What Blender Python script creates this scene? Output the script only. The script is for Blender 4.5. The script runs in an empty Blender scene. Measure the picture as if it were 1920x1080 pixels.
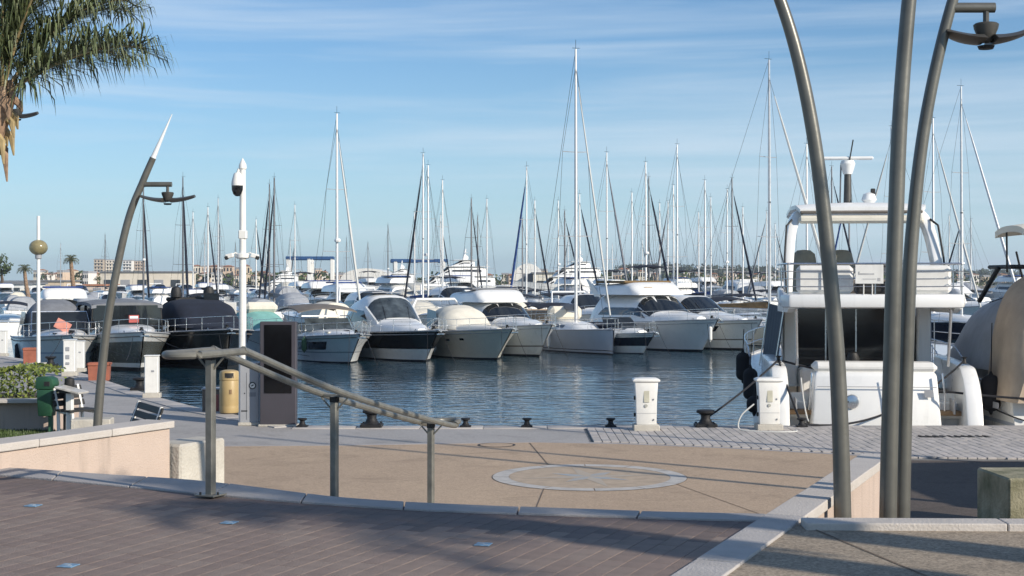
import bpy, bmesh, math, random
from mathutils import Vector, Matrix, noise
R = math.radians
rnd = random.Random(11)
sc = bpy.context.scene
COL = sc.collection

# ------------------------------------------------------------------ camera, sky, sun, exposure
F = 2700.0            # focal length in photo pixels (1920 wide)
CAMZ = 3.75           # eye height above the water (m)
HOR = 525.0           # horizon row of the photo
cam_d = bpy.data.cameras.new('camera'); cam = bpy.data.objects.new('camera', cam_d); COL.objects.link(cam)
cam_d.sensor_width = 36.0; cam_d.lens = 36.0 * F / 1920.0
cam_d.shift_y = -15.0 / 1920.0
cam_d.clip_start = 0.2; cam_d.clip_end = 12000
cam.location = (0, 0, CAMZ); cam.rotation_euler = (R(90), 0, 0)
sc.camera = cam
SUN_AZ, SUN_EL = 127.0, 25.0      # degrees clockwise from +Y, degrees up
wd = bpy.data.worlds.new('World'); sc.world = wd; wd.use_nodes = True
wn, wl = wd.node_tree.nodes, wd.node_tree.links
wn.clear()
w_out = wn.new('ShaderNodeOutputWorld'); w_bg = wn.new('ShaderNodeBackground'); w_bg.inputs[1].default_value = 0.105
sky = wn.new('ShaderNodeTexSky'); sky.sky_type = 'NISHITA'; sky.sun_disc = False
sky.sun_elevation = R(SUN_EL); sky.sun_rotation = R(SUN_AZ)
sky.altitude = 0; sky.air_density = 1.0; sky.dust_density = 0.35; sky.ozone_density = 2.2
# thin streaky cirrus, laid out on the sky itself
tc = wn.new('ShaderNodeTexCoord'); mp = wn.new('ShaderNodeMapping')
mp.inputs['Scale'].default_value = (1.7, 1.7, 30.0); mp.inputs['Rotation'].default_value = (R(1.2), R(-1.0), 0); mp.inputs['Location'].default_value = (3.1, 0.4, 0.35)
n1 = wn.new('ShaderNodeTexNoise'); n1.inputs['Scale'].default_value = 1.0; n1.inputs['Detail'].default_value = 5; n1.inputs['Roughness'].default_value = 0.56; n1.inputs['Distortion'].default_value = 0.35
mp2 = wn.new('ShaderNodeMapping'); mp2.inputs['Scale'].default_value = (9, 9, 160); mp2.inputs['Rotation'].default_value = (R(2.0), R(2.5), 0)
n2 = wn.new('ShaderNodeTexNoise'); n2.inputs['Scale'].default_value = 1.0; n2.inputs['Detail'].default_value = 4
rp = wn.new('ShaderNodeMapRange'); rp.inputs[1].default_value = 0.44; rp.inputs[2].default_value = 0.66
rp2 = wn.new('ShaderNodeMapRange'); rp2.inputs[1].default_value = 0.3; rp2.inputs[2].default_value = 0.75; rp2.inputs[3].default_value = 0.55
mu = wn.new('ShaderNodeMath'); mu.operation = 'MULTIPLY'
mu2 = wn.new('ShaderNodeMath'); mu2.operation = 'MULTIPLY'; mu2.inputs[1].default_value = 0.6
mx = wn.new('ShaderNodeMix'); mx.data_type = 'RGBA'; mx.inputs['B'].default_value = (6.2, 7.2, 8.2, 1)
wl.new(tc.outputs['Generated'], mp.inputs['Vector']); wl.new(mp.outputs[0], n1.inputs['Vector'])
wl.new(tc.outputs['Generated'], mp2.inputs['Vector']); wl.new(mp2.outputs[0], n2.inputs['Vector'])
wl.new(n1.outputs[0], rp.inputs[0]); wl.new(n2.outputs[0], rp2.inputs[0])
wl.new(rp.outputs[0], mu.inputs[0]); wl.new(rp2.outputs[0], mu.inputs[1]); wl.new(mu.outputs[0], mu2.inputs[0])
# pale marine haze towards the horizon, all the way round
sx_ = wn.new('ShaderNodeSeparateXYZ'); wl.new(tc.outputs['Generated'], sx_.inputs[0])
hz = wn.new('ShaderNodeMapRange'); hz.interpolation_type = 'SMOOTHERSTEP'; hz.inputs[1].default_value = -0.16; hz.inputs[2].default_value = 0.24; hz.inputs[3].default_value = 0.97; hz.inputs[4].default_value = 0.0
wl.new(sx_.outputs['Z'], hz.inputs[0])
ti = wn.new('ShaderNodeMix'); ti.data_type = 'RGBA'; ti.blend_type = 'MULTIPLY'; ti.inputs['Factor'].default_value = 1; ti.inputs['B'].default_value = (0.62, 0.86, 1.08, 1); wl.new(sky.outputs[0], ti.inputs['A'])
hm = wn.new('ShaderNodeMix'); hm.data_type = 'RGBA'; hm.inputs['B'].default_value = (5.3, 7.15, 8.5, 1)
wl.new(hz.outputs[0], hm.inputs['Factor']); wl.new(ti.outputs['Result'], hm.inputs['A'])
wl.new(mu2.outputs[0], mx.inputs['Factor']); wl.new(hm.outputs['Result'], mx.inputs['A'])
wl.new(mx.outputs['Result'], w_bg.inputs[0]); wl.new(w_bg.outputs[0], w_out.inputs[0])
sun_d = bpy.data.lights.new('sun', 'SUN'); sun = bpy.data.objects.new('sun', sun_d); COL.objects.link(sun)
sun_d.energy = 4.6; sun_d.angle = R(0.53); sun_d.color = (1.0, 0.90, 0.76)
SUN_DIR = Vector((math.sin(R(SUN_AZ)) * math.cos(R(SUN_EL)), math.cos(R(SUN_AZ)) * math.cos(R(SUN_EL)), math.sin(R(SUN_EL))))
sun.rotation_euler = SUN_DIR.to_track_quat('Z', 'Y').to_euler(); sun.location = (30, -20, 40)
sc.view_settings.view_transform = 'Standard'; sc.view_settings.look = 'None'
sc.view_settings.exposure = 0.14; sc.view_settings.gamma = 1.0; sc.view_settings.use_curve_mapping = False
sc.cycles.max_bounces = 6; sc.cycles.transparent_max_bounces = 6; sc.cycles.caustics_reflective = False; sc.cycles.caustics_refractive = False
sc.cycles.use_denoising = True

# ------------------------------------------------------------------ photo geometry -> metres
HAZE = 0.00016
WATER, QUAY, TERR = 0.0, 1.05, 2.25
def at(px, py, D): return Vector(((px - 960) / F * D, D, CAMZ - (py - HOR) / F * D))
def on(px, py, z=QUAY):
    D = F * (CAMZ - z) / (py - HOR); return Vector(((px - 960) / F * D, D, z))

# ------------------------------------------------------------------ materials
MATS = {}
def mat(name, col, rough=0.5, metal=0.0, var=0.12, scale=6.0, bump=0.0, bscale=None, coat=0.0, detail=4, col2=None, trans=0.0, alpha=1.0, streak=0.0, spec=0.5, stretch=None):
    if name in MATS: return MATS[name]
    m = bpy.data.materials.new(name); m.use_nodes = True
    n, l = m.node_tree.nodes, m.node_tree.links
    b = n['Principled BSDF']
    b.inputs['Roughness'].default_value = rough; b.inputs['Metallic'].default_value = metal
    b.inputs['Coat Weight'].default_value = coat; b.inputs['Coat Roughness'].default_value = 0.06
    b.inputs['Transmission Weight'].default_value = trans; b.inputs['Alpha'].default_value = alpha
    b.inputs['Specular IOR Level'].default_value = spec
    t = n.new('ShaderNodeTexCoord'); vec = t.outputs['Object']
    if stretch:
        q = n.new('ShaderNodeMapping'); q.inputs['Scale'].default_value = stretch; l.new(vec, q.inputs[0]); vec = q.outputs[0]
    no = n.new('ShaderNodeTexNoise'); no.inputs['Scale'].default_value = scale; no.inputs['Detail'].default_value = detail; no.inputs['Roughness'].default_value = 0.6
    l.new(vec, no.inputs['Vector'])
    mr = n.new('ShaderNodeMapRange'); mr.inputs[1].default_value = 0.3; mr.inputs[2].default_value = 0.7
    l.new(no.outputs[0], mr.inputs[0])
    mi = n.new('ShaderNodeMix'); mi.data_type = 'RGBA'
    c2 = col2 if col2 else tuple(max(0, c * (1 - var * 1.6)) for c in col)
    c1 = col if col2 else tuple(min(1, c * (1 + var)) for c in col)
    mi.inputs['A'].default_value = (*c2, 1); mi.inputs['B'].default_value = (*c1, 1)
    l.new(mr.outputs[0], mi.inputs['Factor'])
    outc = mi.outputs['Result']
    if streak > 0:      # vertical weather streaks / dirt
        mp_ = n.new('ShaderNodeMapping'); mp_.inputs['Scale'].default_value = (3.0, 3.0, 0.28)
        ns = n.new('ShaderNodeTexNoise'); ns.inputs['Scale'].default_value = 3.0; ns.inputs['Detail'].default_value = 5
        l.new(t.outputs['Object'], mp_.inputs[0]); l.new(mp_.outputs[0], ns.inputs['Vector'])
        r2 = n.new('ShaderNodeMapRange'); r2.inputs[1].default_value = 0.55; r2.inputs[2].default_value = 0.75; r2.inputs[4].default_value = streak
        l.new(ns.outputs[0], r2.inputs[0])
        m2 = n.new('ShaderNodeMix'); m2.data_type = 'RGBA'; m2.inputs['B'].default_value = (*(c * 0.42 for c in col), 1)
        l.new(r2.outputs[0], m2.inputs['Factor']); l.new(outc, m2.inputs['A']); outc = m2.outputs['Result']
    l.new(outc, b.inputs['Base Color'])
    rr = n.new('ShaderNodeMapRange'); rr.inputs[3].default_value = max(0, rough - 0.06); rr.inputs[4].default_value = min(1, rough + 0.08)
    l.new(no.outputs[0], rr.inputs[0]); l.new(rr.outputs[0], b.inputs['Roughness'])
    if bump > 0:
        nb = n.new('ShaderNodeTexNoise'); nb.inputs['Scale'].default_value = bscale or scale * 6; nb.inputs['Detail'].default_value = 3
        l.new(vec, nb.inputs['Vector'])
        bp = n.new('ShaderNodeBump'); bp.inputs['Strength'].default_value = min(1, bump); bp.inputs['Distance'].default_value = 0.02
        l.new(nb.outputs[0], bp.inputs['Height']); l.new(bp.outputs[0], b.inputs['Normal'])
    MATS[name] = m
    return m

def ground_mat(name, col, col2, big=0.5, fine=60.0, speck=0.5, bump=0.35, rough=0.85):
    """exposed aggregate / concrete: broad tonal patches + grains + fine relief"""
    if name in MATS: return MATS[name]
    m = bpy.data.materials.new(name); m.use_nodes = True
    n, l = m.node_tree.nodes, m.node_tree.links; b = n['Principled BSDF']
    b.inputs['Roughness'].default_value = rough; b.inputs['Specular IOR Level'].default_value = 0.3
    g = n.new('ShaderNodeNewGeometry')
    a = n.new('ShaderNodeTexNoise'); a.inputs['Scale'].default_value = big; a.inputs['Detail'].default_value = 6; a.inputs['Roughness'].default_value = 0.65
    f = n.new('ShaderNodeTexVoronoi'); f.inputs['Scale'].default_value = fine
    f2 = n.new('ShaderNodeTexNoise'); f2.inputs['Scale'].default_value = fine * 0.22; f2.inputs['Detail'].default_value = 4
    for q in (a, f, f2): l.new(g.outputs['Position'], q.inputs['Vector'])
    r = n.new('ShaderNodeMapRange'); r.inputs[1].default_value = 0.3; r.inputs[2].default_value = 0.72; l.new(a.outputs[0], r.inputs[0])
    mi = n.new('ShaderNodeMix'); mi.data_type = 'RGBA'; mi.inputs['A'].default_value = (*col2, 1); mi.inputs['B'].default_value = (*col, 1)
    l.new(r.outputs[0], mi.inputs['Factor'])
    sp = n.new('ShaderNodeSeparateColor'); l.new(f.outputs['Color'], sp.inputs[0])
    ad = n.new('ShaderNodeMath'); ad.operation = 'MULTIPLY_ADD'; ad.inputs[1].default_value = 0.6; l.new(sp.outputs[0], ad.inputs[0])
    m05 = n.new('ShaderNodeMath'); m05.operation = 'MULTIPLY'; m05.inputs[1].default_value = 0.4; l.new(f2.outputs[0], m05.inputs[0]); l.new(m05.outputs[0], ad.inputs[2])
    r3 = n.new('ShaderNodeMapRange'); r3.inputs[3].default_value = 1 - speck; r3.inputs[4].default_value = 1 + speck; l.new(ad.outputs[0], r3.inputs[0])
    mu_ = n.new('ShaderNodeMix'); mu_.data_type = 'RGBA'; mu_.blend_type = 'MULTIPLY'; mu_.inputs['Factor'].default_value = 1
    # scattered stains and old spots
    vs_ = n.new('ShaderNodeTexVoronoi'); vs_.inputs['Scale'].default_value = 1.7; vs_.inputs['Randomness'].default_value = 1; l.new(g.outputs['Position'], vs_.inputs['Vector'])
    rs_ = n.new('ShaderNodeMapRange'); rs_.inputs[1].default_value = 0.03; rs_.inputs[2].default_value = 0.06; rs_.inputs[3].default_value = 0.72; rs_.inputs[4].default_value = 1.0; l.new(vs_.outputs['Distance'], rs_.inputs[0])
    ns_ = n.new('ShaderNodeTexNoise'); ns_.inputs['Scale'].default_value = 0.8; ns_.inputs['Detail'].default_value = 8; ns_.inputs['Roughness'].default_value = 0.7; ns_.inputs['Distortion'].default_value = 1.2; l.new(g.outputs['Position'], ns_.inputs['Vector'])
    rn_ = n.new('ShaderNodeMapRange'); rn_.inputs[1].default_value = 0.52; rn_.inputs[2].default_value = 0.66; rn_.inputs[3].default_value = 1.0; rn_.inputs[4].default_value = 0.80; l.new(ns_.outputs[0], rn_.inputs[0])
    ms_ = n.new('ShaderNodeMath'); ms_.operation = 'MULTIPLY'; l.new(rs_.outputs[0], ms_.inputs[0]); l.new(rn_.outputs[0], ms_.inputs[1])
    ms2 = n.new('ShaderNodeMath'); ms2.operation = 'MULTIPLY'; l.new(ms_.outputs[0], ms2.inputs[0]); l.new(r3.outputs[0], ms2.inputs[1])
    l.new(mi.outputs['Result'], mu_.inputs['A']); l.new(ms2.outputs[0], mu_.inputs['B'])
    l.new(mu_.outputs['Result'], b.inputs['Base Color'])
    bp = n.new('ShaderNodeBump'); bp.inputs['Strength'].default_value = bump; bp.inputs['Distance'].default_value = 0.006
    l.new(ad.outputs[0], bp.inputs['Height']); l.new(bp.outputs[0], b.inputs['Normal'])
    MATS[name] = m
    return m

M_white = mat('gelcoat white', (0.84, 0.84, 0.82), 0.28, var=0.03, scale=1.5, coat=0.3, streak=0.12)
M_cream = mat('gelcoat cream', (0.76, 0.72, 0.62), 0.3, var=0.04, scale=1.5, coat=0.3, streak=0.12)
M_whitepaint = mat('white paint', (0.80, 0.79, 0.75), 0.4, var=0.05, scale=4, streak=0.15)
M_navy = mat('gelcoat navy', (0.012, 0.017, 0.035), 0.2, var=0.1, coat=0.4)
M_black = mat('gelcoat black', (0.012, 0.012, 0.014), 0.2, var=0.2, coat=0.4)
M_bluegrey = mat('gelcoat blue grey', (0.42, 0.47, 0.55), 0.3, var=0.04, scale=1.2, coat=0.3)
M_greygreen = mat('gelcoat grey', (0.11, 0.12, 0.115), 0.25, var=0.06, coat=0.4)
M_boot = mat('antifouling', (0.015, 0.018, 0.022), 0.7, var=0.3)
M_glass = mat('tinted glass', (0.012, 0.015, 0.018), 0.06, var=0.25, scale=1.5, spec=0.8)
M_glass2 = mat('grey windscreen glass', (0.06, 0.075, 0.085), 0.06, var=0.4, scale=2.2, spec=0.8)
M_steel = mat('stainless steel', (0.62, 0.63, 0.64), 0.25, 1.0, var=0.06)
M_alu = mat('mast aluminium', (0.62, 0.62, 0.62), 0.42, 0.55, var=0.08)
M_aludark = mat('mast dark aluminium', (0.16, 0.16, 0.17), 0.45, 0.4, var=0.1)
M_rope = mat('dark rope', (0.02, 0.021, 0.026), 0.9, var=0.3, scale=60)
M_ropew = mat('white rope', (0.6, 0.6, 0.57), 0.85, var=0.1, scale=60)
M_rubber = mat('black fender cover', (0.012, 0.012, 0.015), 0.85, var=0.2)
M_greenf = mat('green fender', (0.05, 0.12, 0.06), 0.6)
M_canvas_navy = mat('navy canvas', (0.012, 0.017, 0.032), 0.9, var=0.25, scale=3, bump=0.3)
M_canvas_blue = mat('blue canvas', (0.02, 0.06, 0.22), 0.85, var=0.2, scale=3, bump=0.3)
M_canvas_grey = mat('grey canvas', (0.20, 0.21, 0.23), 0.9, var=0.12, scale=3, bump=0.3)
M_canvas_tan = mat('tan canvas', (0.44, 0.35, 0.26), 0.9, var=0.1, scale=2, bump=0.3, streak=0.15)
M_canvas_taupe = mat('taupe canvas', (0.17, 0.15, 0.13), 0.9, var=0.12, scale=3, bump=0.3)
M_canvas_teal = mat('teal canvas', (0.19, 0.42, 0.39), 0.85, var=0.1, scale=3, bump=0.3)
M_canvas_cream = mat('cream canvas', (0.72, 0.68, 0.58), 0.9, var=0.06, scale=3, bump=0.25)
M_khaki = mat('khaki seat cover', (0.30, 0.28, 0.22), 0.9, var=0.12, scale=4, bump=0.4)
M_teak = mat('teak', (0.30, 0.19, 0.10), 0.7, var=0.2, scale=8)
M_pole = mat('lamp post paint', (0.15, 0.147, 0.13), 0.36, 0.35, var=0.14, scale=3, bump=0.05, streak=0.12)
M_polelamp = mat('lamp fixture metal', (0.085, 0.082, 0.075), 0.45, 0.3, var=0.1)
M_frost = mat('frosted acrylic', (0.75, 0.77, 0.78), 0.35, var=0.03)
M_orangeglass = mat('fixture lens', (0.32, 0.22, 0.15), 0.25, var=0.1)
M_rail = mat('handrail paint', (0.20, 0.195, 0.172), 0.42, 0.3, var=0.16, scale=10, bump=0.05)
M_iron = mat('cast iron', (0.018, 0.018, 0.02), 0.6, 0.2, var=0.3, bump=0.3)
M_kiosk = mat('kiosk steel', (0.085, 0.078, 0.09), 0.45, 0.3, var=0.07, scale=2)
M_screen = mat('dark screen', (0.004, 0.004, 0.005), 0.08, var=0.1)
M_yellow = mat('yellow steel', (0.46, 0.335, 0.155), 0.45, var=0.07, scale=3, streak=0.15)
M_cab = mat('grey cabinet', (0.34, 0.35, 0.37), 0.5, var=0.06, scale=2, streak=0.15)
M_dark = mat('dark plastic', (0.02, 0.02, 0.02), 0.6, var=0.2)
M_terra = mat('terracotta planter', (0.34, 0.115, 0.07), 0.75, var=0.15, scale=4, bump=0.2)
M_green = mat('green bin', (0.022, 0.085, 0.045), 0.5, var=0.12)
M_conc = mat('concrete', (0.50, 0.47, 0.41), 0.85, var=0.12, scale=3, bump=0.5, bscale=40, streak=0.12)
M_mossconc = mat('mossy concrete', (0.42, 0.38, 0.27), 0.9, var=0.1, scale=2.5, bump=0.6, bscale=40, col2=(0.10, 0.105, 0.05))
M_stone = mat('pale stone', (0.43, 0.405, 0.385), 0.75, var=0.08, scale=4, bump=0.35, bscale=60)
M_kerb = mat('kerb stone', (0.37, 0.35, 0.34), 0.8, var=0.08, scale=3, bump=0.35, bscale=60)
M_pinkwall = mat('pink render', (0.51, 0.41, 0.345), 0.85, var=0.05, scale=2, bump=0.4, bscale=70, streak=0.34)
M_cop = mat('pale coping', (0.52, 0.48, 0.44), 0.8, var=0.06, scale=3, bump=0.35, bscale=60, streak=0.08)
M_brown = [mat('brown paver %s' % c, col, 0.8, var=0.10, scale=9, bump=0.35, bscale=90) for c, col in (('a', (0.232, 0.178, 0.150)), ('b', (0.215, 0.163, 0.138)), ('c', (0.245, 0.190, 0.160)), ('d', (0.225, 0.170, 0.145)))]
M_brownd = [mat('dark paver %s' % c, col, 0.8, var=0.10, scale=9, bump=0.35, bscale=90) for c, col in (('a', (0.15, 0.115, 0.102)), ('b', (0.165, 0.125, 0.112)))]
M_pav = [mat('grey paver %s' % c, col, 0.8, var=0.10, scale=9, bump=0.35, bscale=90) for c, col in (('a', (0.45, 0.42, 0.395)), ('b', (0.41, 0.385, 0.365)), ('c', (0.49, 0.455, 0.43)))]
M_sand = ground_mat('sand aggregate', (0.47, 0.355, 0.25), (0.40, 0.30, 0.215), 0.55, 70, 0.28)
M_sand2 = ground_mat('terrace aggregate', (0.35, 0.285, 0.215), (0.28, 0.235, 0.18), 0.9, 75, 0.5, 0.6)
M_quay = ground_mat('quay concrete', (0.41, 0.39, 0.375), (0.33, 0.32, 0.31), 0.35, 45, 0.18)
M_asph = ground_mat('quay asphalt', (0.13, 0.105, 0.09), (0.095, 0.08, 0.07), 0.6, 60, 0.35, 0.5)
M_leaf = mat('leaf green', (0.07, 0.11, 0.03), 0.55, var=0.45, scale=3)
M_leaf_d = mat('dark foliage', (0.035, 0.05, 0.025), 0.7, var=0.45, scale=0.8)
M_leaf_y = mat('hedge leaf', (0.16, 0.20, 0.035), 0.5, var=0.4, scale=5)
M_grass = mat('lawn', (0.05, 0.085, 0.02), 0.8, var=0.4, scale=6, bump=0.5)
M_palm = mat('palm leaflet', (0.10, 0.125, 0.05), 0.45, var=0.35, scale=2)
M_palmrib = mat('palm rachis', (0.34, 0.26, 0.13), 0.6, var=0.25, scale=4)
M_bark = mat('palm trunk', (0.30, 0.20, 0.13), 0.9, var=0.35, scale=6, bump=0.8, bscale=14)
M_bark2 = mat('bark', (0.12, 0.09, 0.065), 0.9, var=0.3, scale=4, bump=0.6)
M_blue = mat('blue ground tile', (0.17, 0.29, 0.42), 0.6, var=0.25, scale=20)
M_pblue = mat('pale blue inlay', (0.33, 0.40, 0.46), 0.7, var=0.15, scale=8)
M_red = mat('red sign', (0.42, 0.08, 0.07), 0.5)
M_orange = mat('orange sign', (0.60, 0.24, 0.18), 0.5)
M_hoist = mat('hoist blue', (0.025, 0.085, 0.22), 0.5, var=0.15)
M_winfar = mat('far window', (0.05, 0.06, 0.07), 0.2)
M_roof = mat('clay roof', (0.42, 0.20, 0.12), 0.85, var=0.15, scale=0.5)
HOUSE = [mat('house wall %s' % c, col, 0.85, var=0.06, scale=0.4, streak=0.1) for c, col in (('a', (0.72, 0.66, 0.56)), ('b', (0.66, 0.52, 0.40)), ('c', (0.78, 0.75, 0.70)), ('d', (0.60, 0.50, 0.38)), ('e', (0.68, 0.58, 0.50)))]

# ------------------------------------------------------------------ mesh builder
class MB:
    def __init__(s): s.v, s.f, s.m = [], [], []
    def add(s, vs, fs, mi=0):
        o = len(s.v); s.v += [tuple(p) for p in vs]
        for f in fs: s.f.append(tuple(i + o for i in f)); s.m.append(mi)
        return s
    def box(s, c, d, mi=0, ch=0.0, rz=0.0, M=None):
        hx, hy, hz = d[0] / 2, d[1] / 2, d[2] / 2
        if ch <= 0:
            vs = [(x * hx, y * hy, z * hz) for x in (-1, 1) for y in (-1, 1) for z in (-1, 1)]
            fs = [(0, 1, 3, 2), (4, 6, 7, 5), (0, 4, 5, 1), (2, 3, 7, 6), (0, 2, 6, 4), (1, 5, 7, 3)]
        else:
            ch = min(ch, hx * .9, hy * .9, hz * .9)
            vs, idx = [], {}
            for x in (-1, 1):
                for y in (-1, 1):
                    for z in (-1, 1):
                        for a in range(3):
                            p = [x * (hx - (a != 0) * ch), y * (hy - (a != 1) * ch), z * (hz - (a != 2) * ch)]
                            idx[(x, y, z, a)] = len(vs); vs.append(tuple(p))
            fs = []
            for a in range(3):
                b, c_ = [(1, 2), (2, 0), (0, 1)][a]
                for sg in (-1, 1):
                    q = []
                    for (u, w) in ((-1, -1), (1, -1), (1, 1), (-1, 1)):
                        k = [0, 0, 0]; k[a] = sg; k[b] = u; k[c_] = w; q.append(idx[(*k, a)])
                    fs.append(tuple(q if sg > 0 else q[::-1]))
                for u in (-1, 1):
                    for w in (-1, 1):
                        k0 = [0, 0, 0]; k0[a] = -1; k0[b] = u; k0[c_] = w; k1 = list(k0); k1[a] = 1
                        q = [idx[(*k0, b)], idx[(*k1, b)], idx[(*k1, c_)], idx[(*k0, c_)]]
                        fs.append(tuple(q if u * w < 0 else q[::-1]))
            for x in (-1, 1):
                for y in (-1, 1):
                    for z in (-1, 1):
                        t = [idx[(x, y, z, a)] for a in range(3)]
                        fs.append(tuple(t if x * y * z > 0 else t[::-1]))
        if rz:
            cr, sr = math.cos(rz), math.sin(rz); vs = [(x * cr - y * sr, x * sr + y * cr, z) for x, y, z in vs]
        if M is not None: vs = [tuple(M @ Vector(p)) for p in vs]
        return s.add([(x + c[0], y + c[1], z + c[2]) for x, y, z in vs], fs, mi)
    def tube(s, path, r, seg=8, mi=0, cap=True, closed=False):
        P = [Vector(p) for p in path]; n = len(P)
        rs = r if isinstance(r, (list, tuple)) else [r] * n
        rings = []; up = None
        for i in range(n):
            a = P[(i - 1) % n] if (i > 0 or closed) else P[i]; b = P[(i + 1) % n] if (i < n - 1 or closed) else P[i]
            t = (b - a)
            t = t.normalized() if t.length > 1e-9 else Vector((0, 0, 1))
            if up is None:
                up = Vector((0, 0, 1)) if abs(t.z) < 0.9 else Vector((1, 0, 0))
            u = (up - t * up.dot(t))
            if u.length < 1e-6: u = t.orthogonal()
            u.normalize(); up = u; w = t.cross(u)
            rings.append([P[i] + (u * math.cos(k / seg * 2 * math.pi) + w * math.sin(k / seg * 2 * math.pi)) * rs[i] for k in range(seg)])
        return s.loft(rings, mi, True, cap and not closed, loop=closed)
    def loft(s, rings, mi=0, ring_closed=True, cap=False, loop=False, mif=None):
        n, k = len(rings), len(rings[0]); vs = [p for r in rings for p in r]; o = len(s.v)
        s.v += [tuple(p) for p in vs]
        for i in range(n if loop else n - 1):
            j = (i + 1) % n
            for a in range(k if ring_closed else k - 1):
                b = (a + 1) % k
                s.f.append((o + i * k + a, o + i * k + b, o + j * k + b, o + j * k + a)); s.m.append(mif(i, a) if mif else mi)
        if cap:
            s.f.append(tuple(o + a for a in range(k))[::-1]); s.m.append(mi)
            s.f.append(tuple(o + (n - 1) * k + a for a in range(k))); s.m.append(mi)
        return s
    def lathe(s, prof, c=(0, 0, 0), seg=16, mi=0, sx=1.0, sy=1.0):
        rings = [[(c[0] + r * sx * math.cos(k / seg * 2 * math.pi), c[1] + r * sy * math.sin(k / seg * 2 * math.pi), c[2] + z) for k in range(seg)] for r, z in prof]
        return s.loft(rings, mi, True, True)
    def prism(s, poly, z0, z1, mi=0):
        n = len(poly); vs = [(p[0], p[1], z0) for p in poly] + [(p[0], p[1], z1) for p in poly]
        fs = [tuple(range(n))[::-1], tuple(range(n, 2 * n))] + [(i, (i + 1) % n, n + (i + 1) % n, n + i) for i in range(n)]
        return s.add(vs, fs, mi)
    def extr(s, poly, axis, a0, a1, mi=0):
        """poly in the plane across AXIS ('x': (y,z), 'y': (x,z)), pushed from a0 to a1"""
        mk_ = (lambda p, a: (a, p[0], p[1])) if axis == 'x' else (lambda p, a: (p[0], a, p[1]))
        n = len(poly); vs = [mk_(p, a0) for p in poly] + [mk_(p, a1) for p in poly]
        fs = [tuple(range(n)), tuple(range(n, 2 * n))[::-1]] + [(i, n + i, n + (i + 1) % n, (i + 1) % n) for i in range(n)]
        return s.add(vs, fs, mi)
    def build(s, name, mats, parent=None, smooth=True, angle=35, bevel=0.0):
        me = bpy.data.meshes.new(name)
        me.from_pydata(s.v, [], s.f)
        if not isinstance(mats, (list, tuple)): mats = [mats]
        for m in mats: me.materials.append(m)
        if len(mats) > 1: me.polygons.foreach_set('material_index', s.m)
        me.update()
        bm = bmesh.new(); bm.from_mesh(me); bmesh.ops.recalc_face_normals(bm, faces=bm.faces)
        if bevel > 0: bmesh.ops.bevel(bm, geom=[e for e in bm.edges if len(e.link_faces) == 2 and e.calc_face_angle(0) > 0.5], offset=bevel, segments=2, affect='EDGES', profile=0.5)
        bm.to_mesh(me); bm.free()
        if smooth:
            me.shade_smooth(); me.set_sharp_from_angle(angle=R(angle))
        o = bpy.data.objects.new(name, me); COL.objects.link(o)
        if parent is not None: o.parent = parent
        return o

def tag(o, label=None, cat=None, group=None, kind=None):
    if label: o['label'] = label
    if cat: o['category'] = cat
    if group: o['group'] = group
    if kind: o['kind'] = kind
    return o
def thing(name, label, cat, loc=(0, 0, 0), rz=0.0, group=None):
    o = bpy.data.objects.new(name, None); COL.objects.link(o); o.empty_display_size = 0.2
    o.location = loc; o.rotation_euler = (0, 0, rz)
    return tag(o, label, cat, group)
KIDS = {}
def kids(o):
    return [c for c in COL.objects if c.parent == o]
def copy_tree(o, parent=None, cache=None):
    if cache is None:
        cache = {}
        for c in COL.objects:
            if c.parent: cache.setdefault(c.parent.name, []).append(c)
    c = o.copy(); COL.objects.link(c); c.parent = parent
    for ch in cache.get(o.name, []): copy_tree(ch, c, cache)
    return c
def bez(pts, n=16):
    """smooth Catmull-Rom path through the points"""
    P = [Vector(p) for p in pts]; P = [P[0] * 2 - P[1]] + P + [P[-1] * 2 - P[-2]]; out = []
    for i in range(1, len(P) - 2):
        for k in range(n):
            t = k / n; a, b, c, d = P[i - 1:i + 3]
            out.append(0.5 * ((2 * b) + (c - a) * t + (2 * a - 5 * b + 4 * c - d) * t * t + (3 * b - a - 3 * c + d) * t ** 3))
    out.append(P[-2]); return out
def sag(a, b, drop, n=14):
    a, b = Vector(a), Vector(b)
    return [a.lerp(b, i / n) - Vector((0, 0, drop * 4 * (i / n) * (1 - i / n))) for i in range(n + 1)]

# ================================================================== SETTING
def structure(name, mb, mats, label=None, **k):
    o = mb.build(name, mats, **k); o['kind'] = 'structure'
    if label: o['label'] = label
    return o
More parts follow.
